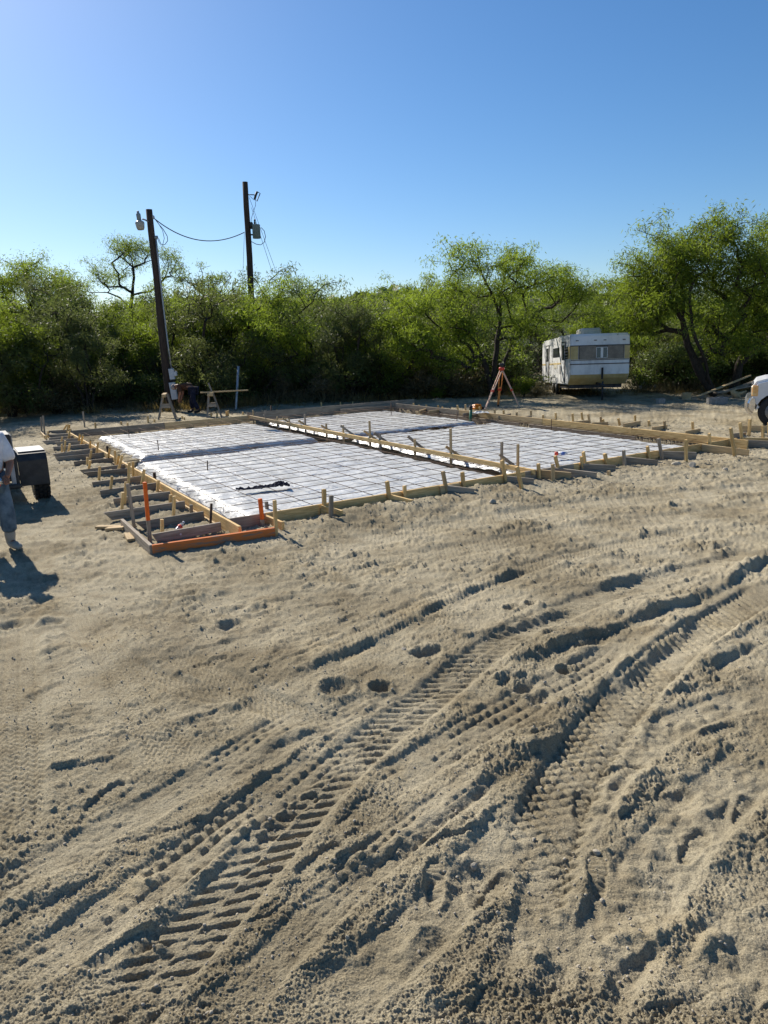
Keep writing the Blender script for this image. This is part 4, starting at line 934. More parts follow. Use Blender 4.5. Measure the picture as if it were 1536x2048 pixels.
# screed rail down the middle
mf = empty('screed_rail', S(LA/2, MB, 0)); tag(mf, 'long pale screed board on stakes down the middle of the slab', 'screed rail')
for s0, s1, kd in ((.05, 5.4, 'pine'), (5.4, 9.8, 'pine'), (9.8, LA-.02, 'pine2')): plank('board', M[kd], mf, S(s0+.003, MB, .20), S(s1-.003, MB, .20), .04, .09)
def ray_b(u, v, b):          # pixel -> point on the vertical plane at place b along E2
    d = ray(u, v); o = Vector((0, 0, H)); t = (b-(o-N0).dot(E2))/d.dot(E2); return o+d*t
VS = [(ZG, [(115, 185), (322, 200), (475, 320), (630, 315), (828, 245), (1103, 370), (1318, 385)]), (ZH, [(122, 395), (255, 560)]), (ZD, [(1035, 378)]), (ZE, [(82, 295), (475, 400), (600, 415), (485, 540)])]
def vstake(tp, kd):
    t = ray_b(*tp, MB+.045); a_, _ = toS(t); a_ = min(max(a_, .2), LA-.2); foot = S(a_, MB+.045, -.40); t2 = S(a_, MB+.045, min(max(t.z, .3), 1.1)); plank('stake', M[kd], mf, foot, t2, .042, .042, up=E2, top=False)
for Z, L in VS:
    for k, (x, y) in enumerate(L): vstake(Z(x, y), ('pine2', 'grey_wood', 'pine2')[k % 3])
DG = [(ZG, [(340, 290), (585, 310), (790, 325), (1080, 385), (1330, 385)]), (ZH, [(95, 520), (225, 545), (660, 585)]), (ZE, [(75, 430), (490, 490)])]
for Z, L in DG:
    for x, y in L:
        t = ray_b(*Z(x, y), MB+.07); a_, _ = toS(t); a_ = min(max(a_, .6), LA-.3); top = S(a_, MB-.03, min(max(t.z, .3), .6)); foot = S(a_-.05, MB+.62, -.12)
        plank('diagonal_brace', M['pine2' if random.random() < .6 else 'grey_wood'], mf, foot, top, .035, .05, top=False)

# ------------------------------------------------------------------ pins and pipes standing in the slab
def pin(u0, v0, u1, v1, label, r=.011, m='rebar', z=.0, group='rebar pins standing in the slab'):
    q = G(u1, v1, z); t = P(u0, v0, q.y); o = tube('rebar_pin', M[m], None, [q-Vector((0, 0, .3)), q, t], r, 6); tag(o, label, 'pin', group)
pin(*ZC(888, 465), *ZC(880, 640), 'thick black steel pin inside the corner frame', .018, z=0)
pin(*ZC(858, 150), *ZC(860, 240), 'rebar pin left of the navy cloth, in the near left bay'); pin(*ZC(493, 0), *ZC(503, 85), 'rebar pin in the far left bay before the cross trench')
pin(*ZA(1437, 370), *ZA(1447, 520), 'rebar pin near the left end of the back form')
pin(*ZA(1105, 630), *ZA(1118, 700), 'short dark pin by the left form, farther one', .03, z=.05); pin(*ZC(470, 240), *ZC(473, 280), 'short dark pin by the left form, nearer one', .03, z=.05)
pin(*ZH(397, 160), *ZH(400, 330), 'rebar pin at the back corner of the far right bay'); pin(*ZH(1242, 280), *ZH(1240, 410), 'rebar pin right end of the far right bay trench'); pin(*ZI(1042, 310), *ZI(1040, 460), 'rebar pin by the right form in the near right bay')
pin(*zR6(1258, 630), *zR6(1258, 750), 'black pin in the shade at the back form', .02)
gp = empty('riser_pipe', G(*ZH(1415, 400), 0)); tag(gp, 'dark green plumbing riser with black cap by the right form', 'pipe')
q = G(*ZH(1415, 390), 0); tube('pipe', M['pipe_green'], gp, [q-Vector((0, 0, .2)), q, P(*ZH(1420, 250), q.y)], .045, 10); t = P(*ZH(1420, 250), q.y); tube('cap', M['black'], gp, [t, t+Vector((0, 0, .11))], .055, 10)
st3 = empty('pipe_stubs', G(*ZI(1260, 410), 0)); tag(st3, 'row of three black conduit stubs against the right form', 'pipe')
for x in (1228, 1258, 1296):
    q = G(*ZI(x, 405), 0); tube('stub', M['black'], st3, [q-Vector((0, 0, .2)), q, P(x*.15625+940, 790+360*.15625, q.y)], .03, 8)

# ------------------------------------------------------------------ small things lying about
def cloth():
    c = G(*ZC(1270, 345), .16); n = 36; X, Y = np.meshgrid(np.linspace(-.62, .58, n*2), np.linspace(-.2, .2, n)); 
    wdt = np.interp(X, [-.62, -.2, .2, .58], [.12, .45, .8, 1.0]); Yw = Y*wdt+.06*np.sin(X*5)+.04*fbm(X*6, Y*6, 2); 
    Z = .05*np.abs(fbm(X*7+3, Y*9, 3))+.05*np.exp(-((X-.42)/.16)**2)*np.maximum(.3+fbm(X*14, Y*14, 2), 0)*1.6
    i = np.arange(n-1)[:, None]; j = np.arange(2*n-1)[None, :]; Fq = np.stack([i*2*n+j, i*2*n+j+1, (i+1)*2*n+j+1, (i+1)*2*n+j], -1).reshape(-1, 4)
    me = fast_mesh('cloth', np.stack([X.ravel(), Yw.ravel(), Z.ravel()], 1), Fq, True); o = me_obj('cloth', me, M['navy'], None, Matrix.Translation(G(*ZC(1270, 345), .115)) @ Matrix.Rotation(.28, 4, 'Z') @ Matrix.Scale(.72, 4))
    md = o.modifiers.new('thick', 'SOLIDIFY'); md.thickness = .008
    tag(o, 'crumpled navy garment lying on the rebar in the near left bay', 'garment')
cloth()
tb = empty('sealant_tube', G(*ZE(930, 492), .12)); q0 = G(*ZE(880, 488), .17); q1 = G(*ZE(980, 488), .17); tag(tb, 'red and white cartridge tube lying on the near right bay', 'tube')
d = (q1-q0); tube('barrel', M['can_white'], tb, [q0+d*.28, q0+d*.9], .034, 12); tube('red_cap', M['red'], tb, [q0, q0+d*.27], .036, 12); tube('blue_label', M['can_blue'], tb, [q0+d*.5, q0+d*.78], .0355, 12); tube('nozzle', M['can_white'], tb, [q0+d*.9, q1], [.03, .012], 10)
def bottle(p, dirv, label, crushed=1.0, lab=True):
    t = empty('water_bottle', p); mw = frame(p+Vector((0, 0, .035)), dirv) @ Matrix.Rotation(math.pi/2, 4, 'Y'); bm = bmesh.new()
    lathe(bm, [(.0, 0), (.030, .004), (.033, .02), (.031, .05), (.033, .08), (.032, .13), (.026, .165), (.013, .185), (.013, .20)], 14)
    for v in bm.verts: v.co.x *= crushed
    bm_obj('body', bm, M['clear'], t, mw, True); bm = bmesh.new(); lathe(bm, [(.016, .198), (.016, .218)], 12); bm_obj('cap', bm, M['can_white'], t, mw, True)
    if lab: bm = bmesh.new(); lathe(bm, [(.0345, .075), (.0345, .12)], 14); bm_obj('label_band', bm, M['red'], t, mw, True)
    tag(t, label, 'bottle')
bottle(G(*ZC(630, 690), .02), Vector((.3, 1, .4)), 'clear plastic bottle with red label standing askew in the corner frame'); bottle(G(*ZC(545, 728), .01), Vector((1, .15, .1)), 'crushed clear plastic bottle lying behind the orange board', .55, False); bottle(G(*ZC(790, 695), .01), Vector((1, .3, 0)), 'clear plastic bottle lying in the shade by the steel pin', .7, False)
for k, (x0, y0, x1, y1, lab) in enumerate(((45, 610, 240, 612, 'pale flat board scrap lying left of the corner frame'), (120, 632, 250, 640, 'short split board under the scrap left of the corner frame'), (275, 690, 300, 730, 'pale splintered offcut at the foot of the corner frame'))):
    p0 = G(*ZC(x0, y0), .06-.015*k); p1 = G(*ZC(x1, y1), .06-.015*k); p0.z = GH(p0.x, p0.y)+.045; p1.z = GH(p1.x, p1.y)+.045
    o = plank('board_scrap', M['pine2'], None, p0, p1, .09, .035); tag(o, lab, 'board', 'board scraps by the corner frame')
oc = G(*ZI(85, 200)); oc = onG(oc); t = empty('orange_case', oc, .5); tag(t, 'orange plastic instrument case on the ground left of the tripod', 'case')
bm = bmesh.new(); add_box(bm, -.15, .15, -.11, .11, 0, .11, .02); bm_obj('base', bm, M['plastic_orange'], t, WM[t].copy()); bm = bmesh.new(); add_box(bm, -.14, .15, -.10, .10, .112, .18, .03); bm_obj('lid', bm, M['plastic_orange'], t, WM[t].copy()); bm = bmesh.new(); add_box(bm, .155, .26, -.08, .07, 0, .09, .02); bm_obj('latch_pouch', bm, M['black'], t, WM[t].copy())
wp = onG(G(*ZI(130, 250))); bm = bmesh.new(); bmesh.ops.create_grid(bm, x_segments=8, y_segments=8, size=.24)
for v in bm.verts: v.co.z = .05+.09*random.random()*(1-v.co.length/.4)
o = bm_obj('plastic_scrap', bm, M['sheet'], None, Matrix.Translation(G(*ZI(130, 250), .16))); tag(o, 'scrap of crumpled white plastic behind the right form', 'plastic scrap')
# stones
def rock_mesh(seed, flat=.7):
    rg = random.Random(seed); bm = bmesh.new(); bmesh.ops.create_icosphere(bm, subdivisions=2, radius=1.0)
    for _ in range(9):
        n = Vector((rg.gauss(0, 1), rg.gauss(0, 1), rg.gauss(0, 1))).normalized(); k = rg.uniform(.55, .85)
        for v in bm.verts:
            q = v.co.dot(n)
            if q > k: v.co -= n*(q-k)
    for v in bm.verts: v.co *= 1+rg.uniform(-.04, .04); v.co.z *= flat
    me = bpy.data.meshes.new('stone'); bm.to_mesh(me); bm.free(); me.materials.append(M['rock']); return me
RKS = [rock_mesh(k) for k in range(5)]
STONES = [(985, 1012, 14, 'pale limestone rock in front of the front form'), (1205, 1795, 13, 'upright stone casting a long shadow in the lower right'), (1193, 1705, 17, 'flat stone among the tracks in the lower right'), (948, 1726, 17, 'whitish stone beside the boot print low in the middle'), (832, 1812, 8, 'small stone low in the middle near the loose soil'),
          (808, 1304, 10, 'stone beside the round print in mid yard'), (838, 1905, 9, 'small pale stone at the bottom middle'), (850, 1940, 8, 'small stone nearest the bottom edge in the middle'), (1090, 1365, 8, 'small stone above the block-tread track'), (1352, 932, 14, 'reddish stone under the front braces at the right'), (1385, 938, 14, 'pale stone right of the reddish one'), (1450, 945, 10, 'small stone in the open gravel at the right end of the front form'),
          (1140, 1345, 8, 'stone in the pit beside the track'), (540, 1640, 9, 'clod at the head of the lug track'), (1280, 1870, 8, 'small stone on the lower right ridge'), (695, 1885, 10, 'dark clod on the right of the lug track low in the frame'), (1040, 1880, 7, 'small stone between the two ridges at the bottom')]
for k, (u, v, px, lab) in enumerate(STONES):
    p = onG(G(u, v)); s = px*.62*p.length/F; p.z += s*.25
    o = me_obj('stone', RKS[k % 5], None, None, Matrix.Translation(p) @ Matrix.Rotation(k*1.3, 4, 'Z') @ Matrix.Rotation(k*.7, 4, 'X') @ Matrix.Scale(s, 4)); tag(o, lab, 'stone', 'loose stones in the yard')
def gravel():
    base = bmesh.new(); bmesh.ops.create_icosphere(base, subdivisions=1, radius=1.0); bv = np.array([v.co[:] for v in base.verts]); bf_ = np.array([[v.index for v in f.verts] for f in base.faces])[:, ::1]; base.free()
    n1, n2 = 7500, 6500
    r = 2.0+6.0*RNG.random(n1)**1.3; th = np.radians(RNG.uniform(-31, 31, n1)); x1 = r*np.sin(th); y1 = r*np.cos(th); s1 = .0018+.006*RNG.random(n1)**5+.0004*r
    # coarser gravel along the formwork
    side = RNG.random(n2); u = RNG.random(n2); out = np.abs(RNG.normal(size=n2))*.9+.08
    aa = np.where(side < .55, .1-out, u*LA); bb = np.where(side < .55, u*(LB+2)-.5, -out); bb = np.where(side > .85, LB+out, bb)
    x2 = N0.x+E1.x*aa+E2.x*bb; y2 = N0.y+E1.y*aa+E2.y*bb; s2 = .004+.012*RNG.random(n2)**3
    X = np.concatenate([x1, x2]); Y = np.concatenate([y1, y2]); s = np.concatenate([s1, s2]); n = len(X)
    keep = fbm(X*1.1+3, Y*1.1, 3) > -.25; X, Y, s = X[keep], Y[keep], s[keep]; n = len(X)
    Z = ground_height(X, Y); V = bv[None]*(1+.5*RNG.uniform(-.5, .5, (n, len(bv), 1)))*s[:, None, None]*RNG.uniform(.65, 1.25, (n, 1, 3))
    V = V+np.stack([X, Y, Z+s*.3], 1)[:, None]
    Fq = (bf_[None]+(np.arange(n)*len(bv))[:, None, None]).reshape(-1, 3)
    me = fast_mesh('gravel', V.reshape(-1, 3), Fq); tag(me_obj('gravel', me, M['rock']), 'pebbles and soil crumbs strewn over the yard', 'gravel', kind='stuff')
gravel()

# ------------------------------------------------------------------ poles and wires
Z8 = zoomer(250, 340, .2279)
def pole(name, base, top, r0, r1, label):
    t = empty(name, base); tag(t, label, 'utility pole'); n = 9; pts = [base-Vector((0, 0, .3))]+[base.lerp(top, k/n)+Vector((.015*math.sin(k*1.3), 0, 0)) for k in range(n+1)]
    tube('shaft', M['pole_wood'], t, pts, [r0]+[r0+(r1-r0)*k/n for k in range(n+1)], 14); return t
pb = onG(G(341, 822)); Yp = pb.y; ptop = P(298.5, 419, Yp); lp = pole('lamp_pole', pb, ptop, .155, .115, 'leaning wooden pole with a barn light and white meter boxes')
def Q(x, y, dy=0.0): return P(*Z8(x, y), Yp+dy)
ar = tube('lamp_arm', M['galv'], lp, [Q(215, 470), Q(200, 450, -.1), Q(175, 437, -.2), Q(150, 430, -.25)], .028, 8)
lc = Q(125, 440, -.25); mw = Matrix.Translation(lc) @ Matrix.Rotation(math.radians(-4), 4, 'Y')
bm = bmesh.new(); lathe(bm, [(.06, .0), (.075, .0), (.08, .18), (.075, .22), (.045, .23), (.045, .29), (.03, .31)], 14); bm_obj('lamp_housing', bm, M['tank_grey'], lp, mw, True)
bm = bmesh.new(); lathe(bm, [(.05, -.34), (.11, -.33), (.14, -.26), (.165, -.10), (.15, -.06), (.07, -.003)], 16); bm_obj('lamp_shade', bm, M['lamp_glass'], lp, mw, True)
tube('weatherhead', M['tank_grey'], lp, [Q(270, 605, -.15), Q(272, 590, -.15), Q(288, 588, -.15)], [.05, .07, .05], 8)
cp = [Q(272, 600, -.15), Q(287, 740, -.16), Q(325, 1100, -.17), P(336, 690, Yp-.18), P(343, 738, Yp-.18)]; tube('conduit', M['galv'], lp, cp, .028, 8)
def boxpx(nm, m_, u0, v0, u1, v1, d0, dep, bev=.01):
    a_ = P(u0, v1, Yp-d0); b_ = P(u1, v0, Yp-d0); c = (a_+b_)/2; bm = bmesh.new(); add_box(bm, -abs(b_.x-a_.x)/2, abs(b_.x-a_.x)/2, -dep/2, dep/2, -abs(b_.z-a_.z)/2, abs(b_.z-a_.z)/2, bev); return bm_obj(nm, bm, m_, lp, Matrix.Translation(c) @ Matrix.Rotation(math.radians(-5), 4, 'Y'))
mb = boxpx('meter_box', M['white_box'], 340, 737, 347.5, 759, .2, .16); boxpx('disconnect_box', M['white_box'], 347.7, 743, 353.5, 752, .2, .12); boxpx('strap', M['black'], 342, 759.5, 350, 764, .2, .14); boxpx('breaker_box', M['white_box'], 343, 764.5, 351, 799, .2, .15)
boxpx('bracket', M['galv'], 305, 431, 308.5, 438, .0, .08)
rb_ = G(513, 789); rb_.z = -.05; Yq = rb_.y; rtop = P(490.5, 364, Yq); rp = pole('transformer_pole', rb_, rtop, .17, .125, 'tall wooden pole carrying a grey transformer and a fuse cutout')
def Q2(x, y, dy=0.0): return P(*Z8(x, y), Yq+dy)
c0 = Q2(1157, 600, -.1); hgt = (Q2(1157, 478, -.1)-c0).z; bm = bmesh.new(); lathe(bm, [(.14, 0), (.185, 0), (.185, hgt*.92), (.19, hgt*.93), (.19, hgt*.97), (.16, hgt), (.06, hgt*1.03)], 20); tk = bm_obj('transformer_tank', bm, M['tank_grey'], rp, Matrix.Translation(c0), True)
bm = bmesh.new(); lathe(bm, [(.045, 0), (.06, .03), (.035, .06), (.055, .09), (.03, .13), (.045, .16), (.015, .24)], 10); bm_obj('bushing', bm, M['dark_metal'], tk, Matrix.Translation(Q2(1140, 478, -.1)), True)
tube('bracket', M['dark_metal'], rp, [Q2(1080, 512), Q2(1130, 512, -.05)], .035, 6); tube('bracket', M['dark_metal'], rp, [Q2(1090, 568), Q2(1130, 568, -.05)], .035, 6)
bm = bmesh.new(); lathe(bm, [(.05, -.2), (.08, -.1), (.09, 0), (.06, .06)], 10); bm_obj('arrester', bm, M['dark_metal'], rp, Matrix.Translation(Q2(1107, 470, -.1)), True)
tube('fuse_bracket', M['dark_metal'], rp, [Q2(1082, 216), Q2(1135, 218)], .022, 6); fu = tube('fuse_insulator', M['dark_metal'], rp, [Q2(1137, 258), Q2(1146, 225), Q2(1160, 190)], [.05, .055, .05], 8)
tube('fuse_tube', M['dark_metal'], rp, [Q2(1160, 190), Q2(1186, 205), Q2(1158, 274), Q2(1137, 258)], .022, 6); tube('jumper', M['wire'], rp, [Q2(1145, 275), Q2(1146, 310), Q2(1125, 370), Q2(1108, 430), Q2(1107, 460)], .011, 5)
tube('jumper', M['wire'], rp, [Q2(1195, 505), Q2(1222, 535), Q2(1233, 585), Q2(1222, 635), Q2(1190, 657), Q2(1150, 650), Q2(1110, 628)], .016, 5); tube('jumper', M['wire'], rp, [Q2(1090, 225), Q2(1135, 265)], .010, 5)
def wire(pts, r, lab, nm='power_cable'): tag(tube(nm, M['wire'], None, pts, r, 5), lab, 'cable')
cab = []
for k in range(25):
    f = k/24; x = 262+(1045-262)*f; y = 430+(548-430)*f+ (132+0)*4*f*(1-f)*(.96); cab.append(P(*Z8(x, y), Yp+(Yq-Yp)*f))
wire(cab, .020, 'black service cable sagging between the two poles')
wire([Q(262, 430), Q(300, 480), Q(335, 520), Q(370, 580), Q(375, 620), Q(350, 655), Q(315, 650), Q(295, 600)], .013, 'looped service wires hanging at the lamp pole weatherhead')
wire([Q(290, 465), Q(330, 530), Q(345, 600), Q(325, 680), Q(300, 640), Q(285, 600)], .010, 'thin inner wire loop at the lamp pole weatherhead')
ga = G(640, 786); ga.z = 0
for (x, y, u, v, lab) in ((1090, 240, 640, 786, 'upper guy wire slanting right from the transformer pole'), (1110, 330, 622, 787, 'lower guy wire slanting right from the transformer pole')):
    g_ = G(u, v); wire([Q2(x, y), (Q2(x, y)+g_)/2, g_], .009, lab, 'guy_wire')
wire([Q2(1048, 540, -.2), Q2(1040, 760, -.2), Q2(1030, 1040, -.2), Vector((rb_.x-.2, Yq-.2, 0))], .008, 'thin ground wire hanging left of the transformer pole', 'ground_wire')

# ------------------------------------------------------------------ sawhorses, pipe post, board
ZS = zoomer(300, 720, .1302)
def sawhorse(topL, topR, footL, footR, label, depth, shelf):
    fl = onG(G(*ZS(*footL))); fr = onG(G(*ZS(*footR))); fr = P(*ZS(*footR), fl.y); fr.z = fl.z; t = empty('sawhorse', (fl+fr)/2); tag(t, label, 'sawhorse')
    ta = P(*ZS(*topL), fl.y+.25); tb_ = P(*ZS(*topR), fl.y+.25); dv = Vector((-.25, 1, 0)).normalized()*depth; mid = (ta+tb_)/2
    plank('beam', M['tripod_pale'] if False else M['pine2'], t, mid-Vector((0, .12, 0)), mid+dv, (tb_-ta).length*.9, .10)
    for off in (Vector((0, 0, 0)), dv):
        plank('leg', M['grey_wood'], t, fl+off-Vector((0, 0, .02)), mid+off*.92-Vector((.07, -.05, .03)), .045, .07, up=Vector((0, 1, 0)), top=False); plank('leg', M['grey_wood'], t, fr+off-Vector((0, 0, .02)), mid+off*.92-Vector((-.07, -.05, .03)), .045, .07, up=Vector((0, 1, 0)), top=False)
        a_ = fl.lerp(mid, .55)+off; b_ = fr.lerp(mid, .55)+off; plank('cross_brace', M['grey_wood'], t, a_-Vector((.03, .04, 0)), b_+Vector((.03, -.04, 0)), .03, .09)
    return t, mid
s1, m1 = sawhorse((190, 525), (255, 525), (130, 925), (395, 915), 'grey wooden sawhorse with a pale top beside the lamp pole', .75, 1)
s2, m2 = sawhorse((885, 508), (985, 508), (880, 895), (1105, 880), 'grey wooden sawhorse carrying a long board, right of the bending worker', .75, 1)
p0 = P(*ZS(775, 490), m2.y-.1); p1 = P(*ZS(1510, 493), m2.y+.5); bz = m2.z+.055; p0.z = bz; p1.z = bz
tag(plank('long_board', M['pine2'], None, p0, p1, .09, .045), 'long pale board lying across the right sawhorse', 'board')
q = P(*ZS(950, 485), m2.y); q.z = bz+.0; tag(plank('board_offcut', M['grey_wood'], None, q, P(*ZS(897, 352), m2.y+.1), .05, .03, up=Vector((0, 1, 0)), top=False), 'short grey offcut standing up on the right sawhorse', 'board')
g_ = onG(G(*ZS(1320, 760))); tag(tube('pipe_post', M['galv'], None, [g_-Vector((0, 0, .2)), g_, P(*ZS(1358, 95), g_.y)], .045, 10), 'white pipe standing upright before the thicket right of the sawhorses', 'pipe')

# ------------------------------------------------------------------ tripod
ZT = zoomer(940, 720, .078125)
fts = [onG(G(*ZT(385, 1300))), onG(G(*ZT(720, 1240))), onG(G(*ZT(1268, 1262)))]
fts[1] = onG(G(*ZT(715, 1262))); cy = (fts[0].y+fts[2].y)/2
hd = P(*ZT(812, 200), cy+.35); fts[0] = onG(P(*ZT(385, 1300), cy)) ; fts[2] = onG(P(*ZT(1268, 1262), cy+.1)); fts[1] = onG(P(*ZT(720, 1245), cy+1.0))
tp = empty('survey_tripod', Vector((hd.x, hd.y, 0))); tag(tp, 'orange wooden survey tripod with a small level on top', 'tripod')
bm = bmesh.new(); lathe(bm, [(.05, -.09), (.09, -.07), (.10, .0), (.085, .02)], 14); bm_obj('head_plate', bm, M['red'], tp, Matrix.Translation(hd), True)
bm = bmesh.new(); lathe(bm, [(.05, 0), (.055, .06), (.05, .10), (.035, .12)], 12); ins = bm_obj('level', bm, M['dark_metal'], tp, Matrix.Translation(hd+Vector((0, 0, .02))), True); tube('telescope', M['dark_metal'], ins, [hd+Vector((-.09, -.05, .11)), hd+Vector((.09, .04, .11))], .035, 10)
for k, f_ in enumerate(fts):
    side = Vector((0, 0, 1)).cross(f_-hd).normalized(); st_ = hd+(f_-hd)*.05-Vector((0, 0, .03)); md_ = hd.lerp(f_, .50); kd = 'tripod' if k == 1 else 'tripod_pale'
    leg = plank('leg', M[kd], tp, md_, f_, .035, .075, up=side, top=False)
    for sg in (-1, 1): plank('rail', M[kd], leg, st_+side*.055*sg, hd.lerp(f_, .56)+side*.045*sg, .028, .028, up=side, top=False)
    cl = hd.lerp(f_, .56); plank('clamp', M['red'], leg, cl-(f_-hd).normalized()*.035, cl+(f_-hd).normalized()*.035, .065, .125, up=side, top=False); plank('shoe', M['dark_metal'], leg, hd.lerp(f_, .965), f_-Vector((0, 0, .03)), .042, .06, up=side, top=False)

# ------------------------------------------------------------------ caravan
D0 = 27.1; pl = P(1141, 720, D0); CW = (P(1258, 716, D0)-pl).x; TI = math.radians(-2.6)
cv = empty('caravan', Vector((pl.x, D0, 0)), math.radians(-3.6), TI); tag(cv, 'weathered white and tan travel trailer parked under the trees', 'caravan'); CM = WM[cv]
ZB0 = P(1141, 770, D0).z; ZT0 = P(1143, 668, D0).z; BH = ZT0-ZB0; CL = 6.5
def cz(f): return ZB0+BH*f               # height as a share of the body
def cbox(nm, m_, x0, x1, y0, y1, z0, z1, par=None, bev=.0): return box(nm, M[m_], par or cv, CM.copy(), x0, x1, y0, y1, z0, z1, bev)
prof = [(.42, cz(.0)), (.10, cz(.13)), (.0, cz(.20)), (-.02, cz(.40)), (.0, cz(.78)), (.06, cz(.95)), (.14, cz(1.0)), (CL-.25, cz(1.0)), (CL-.05, cz(.93)), (CL, cz(.6)), (CL-.02, cz(.2)), (CL-.2, cz(.0))]
bm = bmesh.new(); prism(bm, prof, 0, CW); bmesh.ops.bevel(bm, geom=[e for e in bm.edges if abs(e.verts[0].co.x-e.verts[1].co.x) < 1e-5], offset=.035, segments=2, affect='EDGES'); body = bm_obj('body', bm, M['caravan'], cv, CM.copy())
bm = bmesh.new(); prism(bm, [(.425, cz(-.004)), (.09, cz(.125)), (-.006, cz(.195)), (.05, cz(.215)), (.46, cz(.02))], .03, CW-.03); bm_obj('front_skirt', bm, M['caravan_band'], cv, CM.copy())
for z_ in (.405, .765): cbox('trim_rail', 'trim', -.006, CW+.006, -.032, .02, cz(z_)-.018, cz(z_)+.018)
cbox('trim_rail', 'trim', .02, CW-.02, -.03, -.005, cz(.485)-.012, cz(.485)+.012)
wb0, wb1 = cz(.50), cz(.755)
wp_ = cbox('window_panel', 'trim', .30, CW-.22, -.030, -.004, wb0, wb1)
ns = 13; wx0, wx1 = CW*.44, CW*.615
for k in range(ns):
    z_ = wb0+(wb1-wb0)*(k+.5)/ns; h_ = (wb1-wb0)/ns*.36
    for x0, x1 in ((.33, wx0-.02), (wx1+.02, CW-.25)): cbox('louvre_slat', 'louvre', x0, x1, -.048+.004*(k % 2), -.031, z_-h_, z_+h_, wp_)
cw_ = cbox('window', 'glass_dark', wx0, wx1, -.040, -.0305, wb0+.04, wb1-.06)
for x0, x1, z0, z1 in ((wx0-.016, wx0, wb0+.03, wb1-.05), (wx1, wx1+.016, wb0+.03, wb1-.05), (wx0, wx1, wb0+.024, wb0+.040), (wx0, wx1, wb1-.06, wb1-.044), ((wx0+wx1)/2-.045, (wx0+wx1)/2+.045, wb0+.045, wb1-.065)): cbox('window_frame', 'caravan', x0, x1, -.052, -.041, z0, z1, cw_)
cbox('corner_panel', 'caravan_band', .01, .28, -.026, -.003, cz(.50), cz(.755)); cbox('corner_panel', 'caravan_band', CW-.2, CW-.008, -.026, -.003, cz(.50), cz(.755)); cbox('corner_panel', 'caravan_band', -.012, .004, .02, .36, cz(.52), cz(.755))
for x in (.25, CW*.42, CW*.58, CW-.22): cbox('marker_lamp', 'trim', x-.05, x+.05, .0, .05, cz(.86), cz(.875))
cbox('jack_post', 'black', CW*.53, CW*.56, -.06, -.005, cz(.10), cz(.33)); tube('tongue', M['dark_metal'], cv, [CM @ Vector((CW/2, .5, cz(.02))), CM @ Vector((CW/2, -.75, cz(-.02)))], .05, 8); tube('jack', M['dark_metal'], cv, [CM @ Vector((CW/2, -.55, cz(.06))), CM @ Vector((CW/2, -.55, .0))], .035, 8)
bm = bmesh.new(); add_box(bm, CW*.30, CW*.66, 1.3, 2.3, cz(1.0)+.002, cz(1.0)+.27, .07); bm_obj('air_conditioner', bm, M['cream'], cv, CM.copy()); cbox('roof_vent', 'galv', CW*.08, CW*.28, 3.0, 3.4, cz(1.0)+.002, cz(1.0)+.08, None, .02)
for x_, y0, y1, z0, z1, nm in ((-.02, .95, 1.65, cz(.05), cz(.86), 'door'), (-.02, 4.6, 5.3, cz(.05), cz(.86), 'door')):
    dr = cbox(nm, 'caravan', x_, .002, y0, y1, z0, z1, None, .008); cbox('door_window', 'glass_dark', x_-.008, x_-.001, y0+.12, y1-.12, z0+(z1-z0)*.56, z1-.1, dr)
    for ya, yb, za, zb in ((y0-.035, y0-.002, z0, z1+.03), (y1+.002, y1+.035, z0, z1+.03), (y0, y1, z1+.002, z1+.03)): cbox('door_frame', 'trim', x_-.012, -.002, ya, yb, za, zb, dr)
sw = cbox('side_window', 'glass_dark', -.014, .002, .38, .85, cz(.52), cz(.76)); 
for k in range(4): cbox('louvre_slat', 'steel_light', -.035, -.016, .38, .85, cz(.54)+k*.11, cz(.54)+k*.11+.02, sw)
sw = cbox('side_window', 'glass_dark', -.014, .002, 2.2, 3.6, cz(.58), cz(.78))
cbox('stripe', 'caravan_band', -.008, .002, 1.75, 4.5, cz(.42), cz(.455)); cbox('stripe', 'caravan_band', -.008, .002, 5.4, CL-.1, cz(.42), cz(.455)); cbox('hatch', 'steel_light', -.010, .002, 1.85, 2.15, cz(.22), cz(.40)); cbox('outlet_hatch', 'cream', -.010, .002, 2.6, 3.4, cz(.33), cz(.42))
def wheel(parent, c, axis, r, w_, hubm='steel_light', nm='wheel', blocks=0):
    mwz = frame(c, axis) @ Matrix.Rotation(math.pi/2, 4, 'Y'); t = empty(nm, c); WM[t] = Matrix.Translation(c); t.parent = parent; t.matrix_basis = WM[parent].inverted() @ WM[t]
    bm = bmesh.new(); lathe(bm, [(r*.58, -w_/2), (r*.9, -w_/2), (r*.98, -w_*.42), (r, -w_*.25), (r, w_*.25), (r*.98, w_*.42), (r*.9, w_/2), (r*.58, w_/2)], 30); bm_obj('tyre', bm, M['black'], t, mwz, True)
    bm = bmesh.new(); lathe(bm, [(r*.575, -w_*.51), (r*.5, -w_*.46), (r*.25, -w_*.40), (r*.15, -w_*.48), (r*.15, w_*.48), (r*.25, w_*.40), (r*.5, w_*.46), (r*.575, w_*.51)], 20); bm_obj('rim', bm, M[hubm], t, mwz, True)
    if blocks:
        bm = bmesh.new()
        for i in range(blocks):
            a_ = 2*math.pi*i/blocks
            for s_ in range(4):
                z_ = -w_*.42+w_*.28*s_; v = bmesh.ops.create_cube(bm, size=1.0)['verts']
                for q_ in v: q_.co = Matrix.Rotation(a_+(s_ % 2)*math.pi/blocks, 3, 'Z') @ Vector((r*1.0+q_.co.x*.035, q_.co.y*2*math.pi*r/blocks*.62, z_+.0+q_.co.z*w_*.2))
        tr_ = bm_obj('tread', bm, M['black'], t, mwz); tr_['kind'] = 'stuff'
    return t
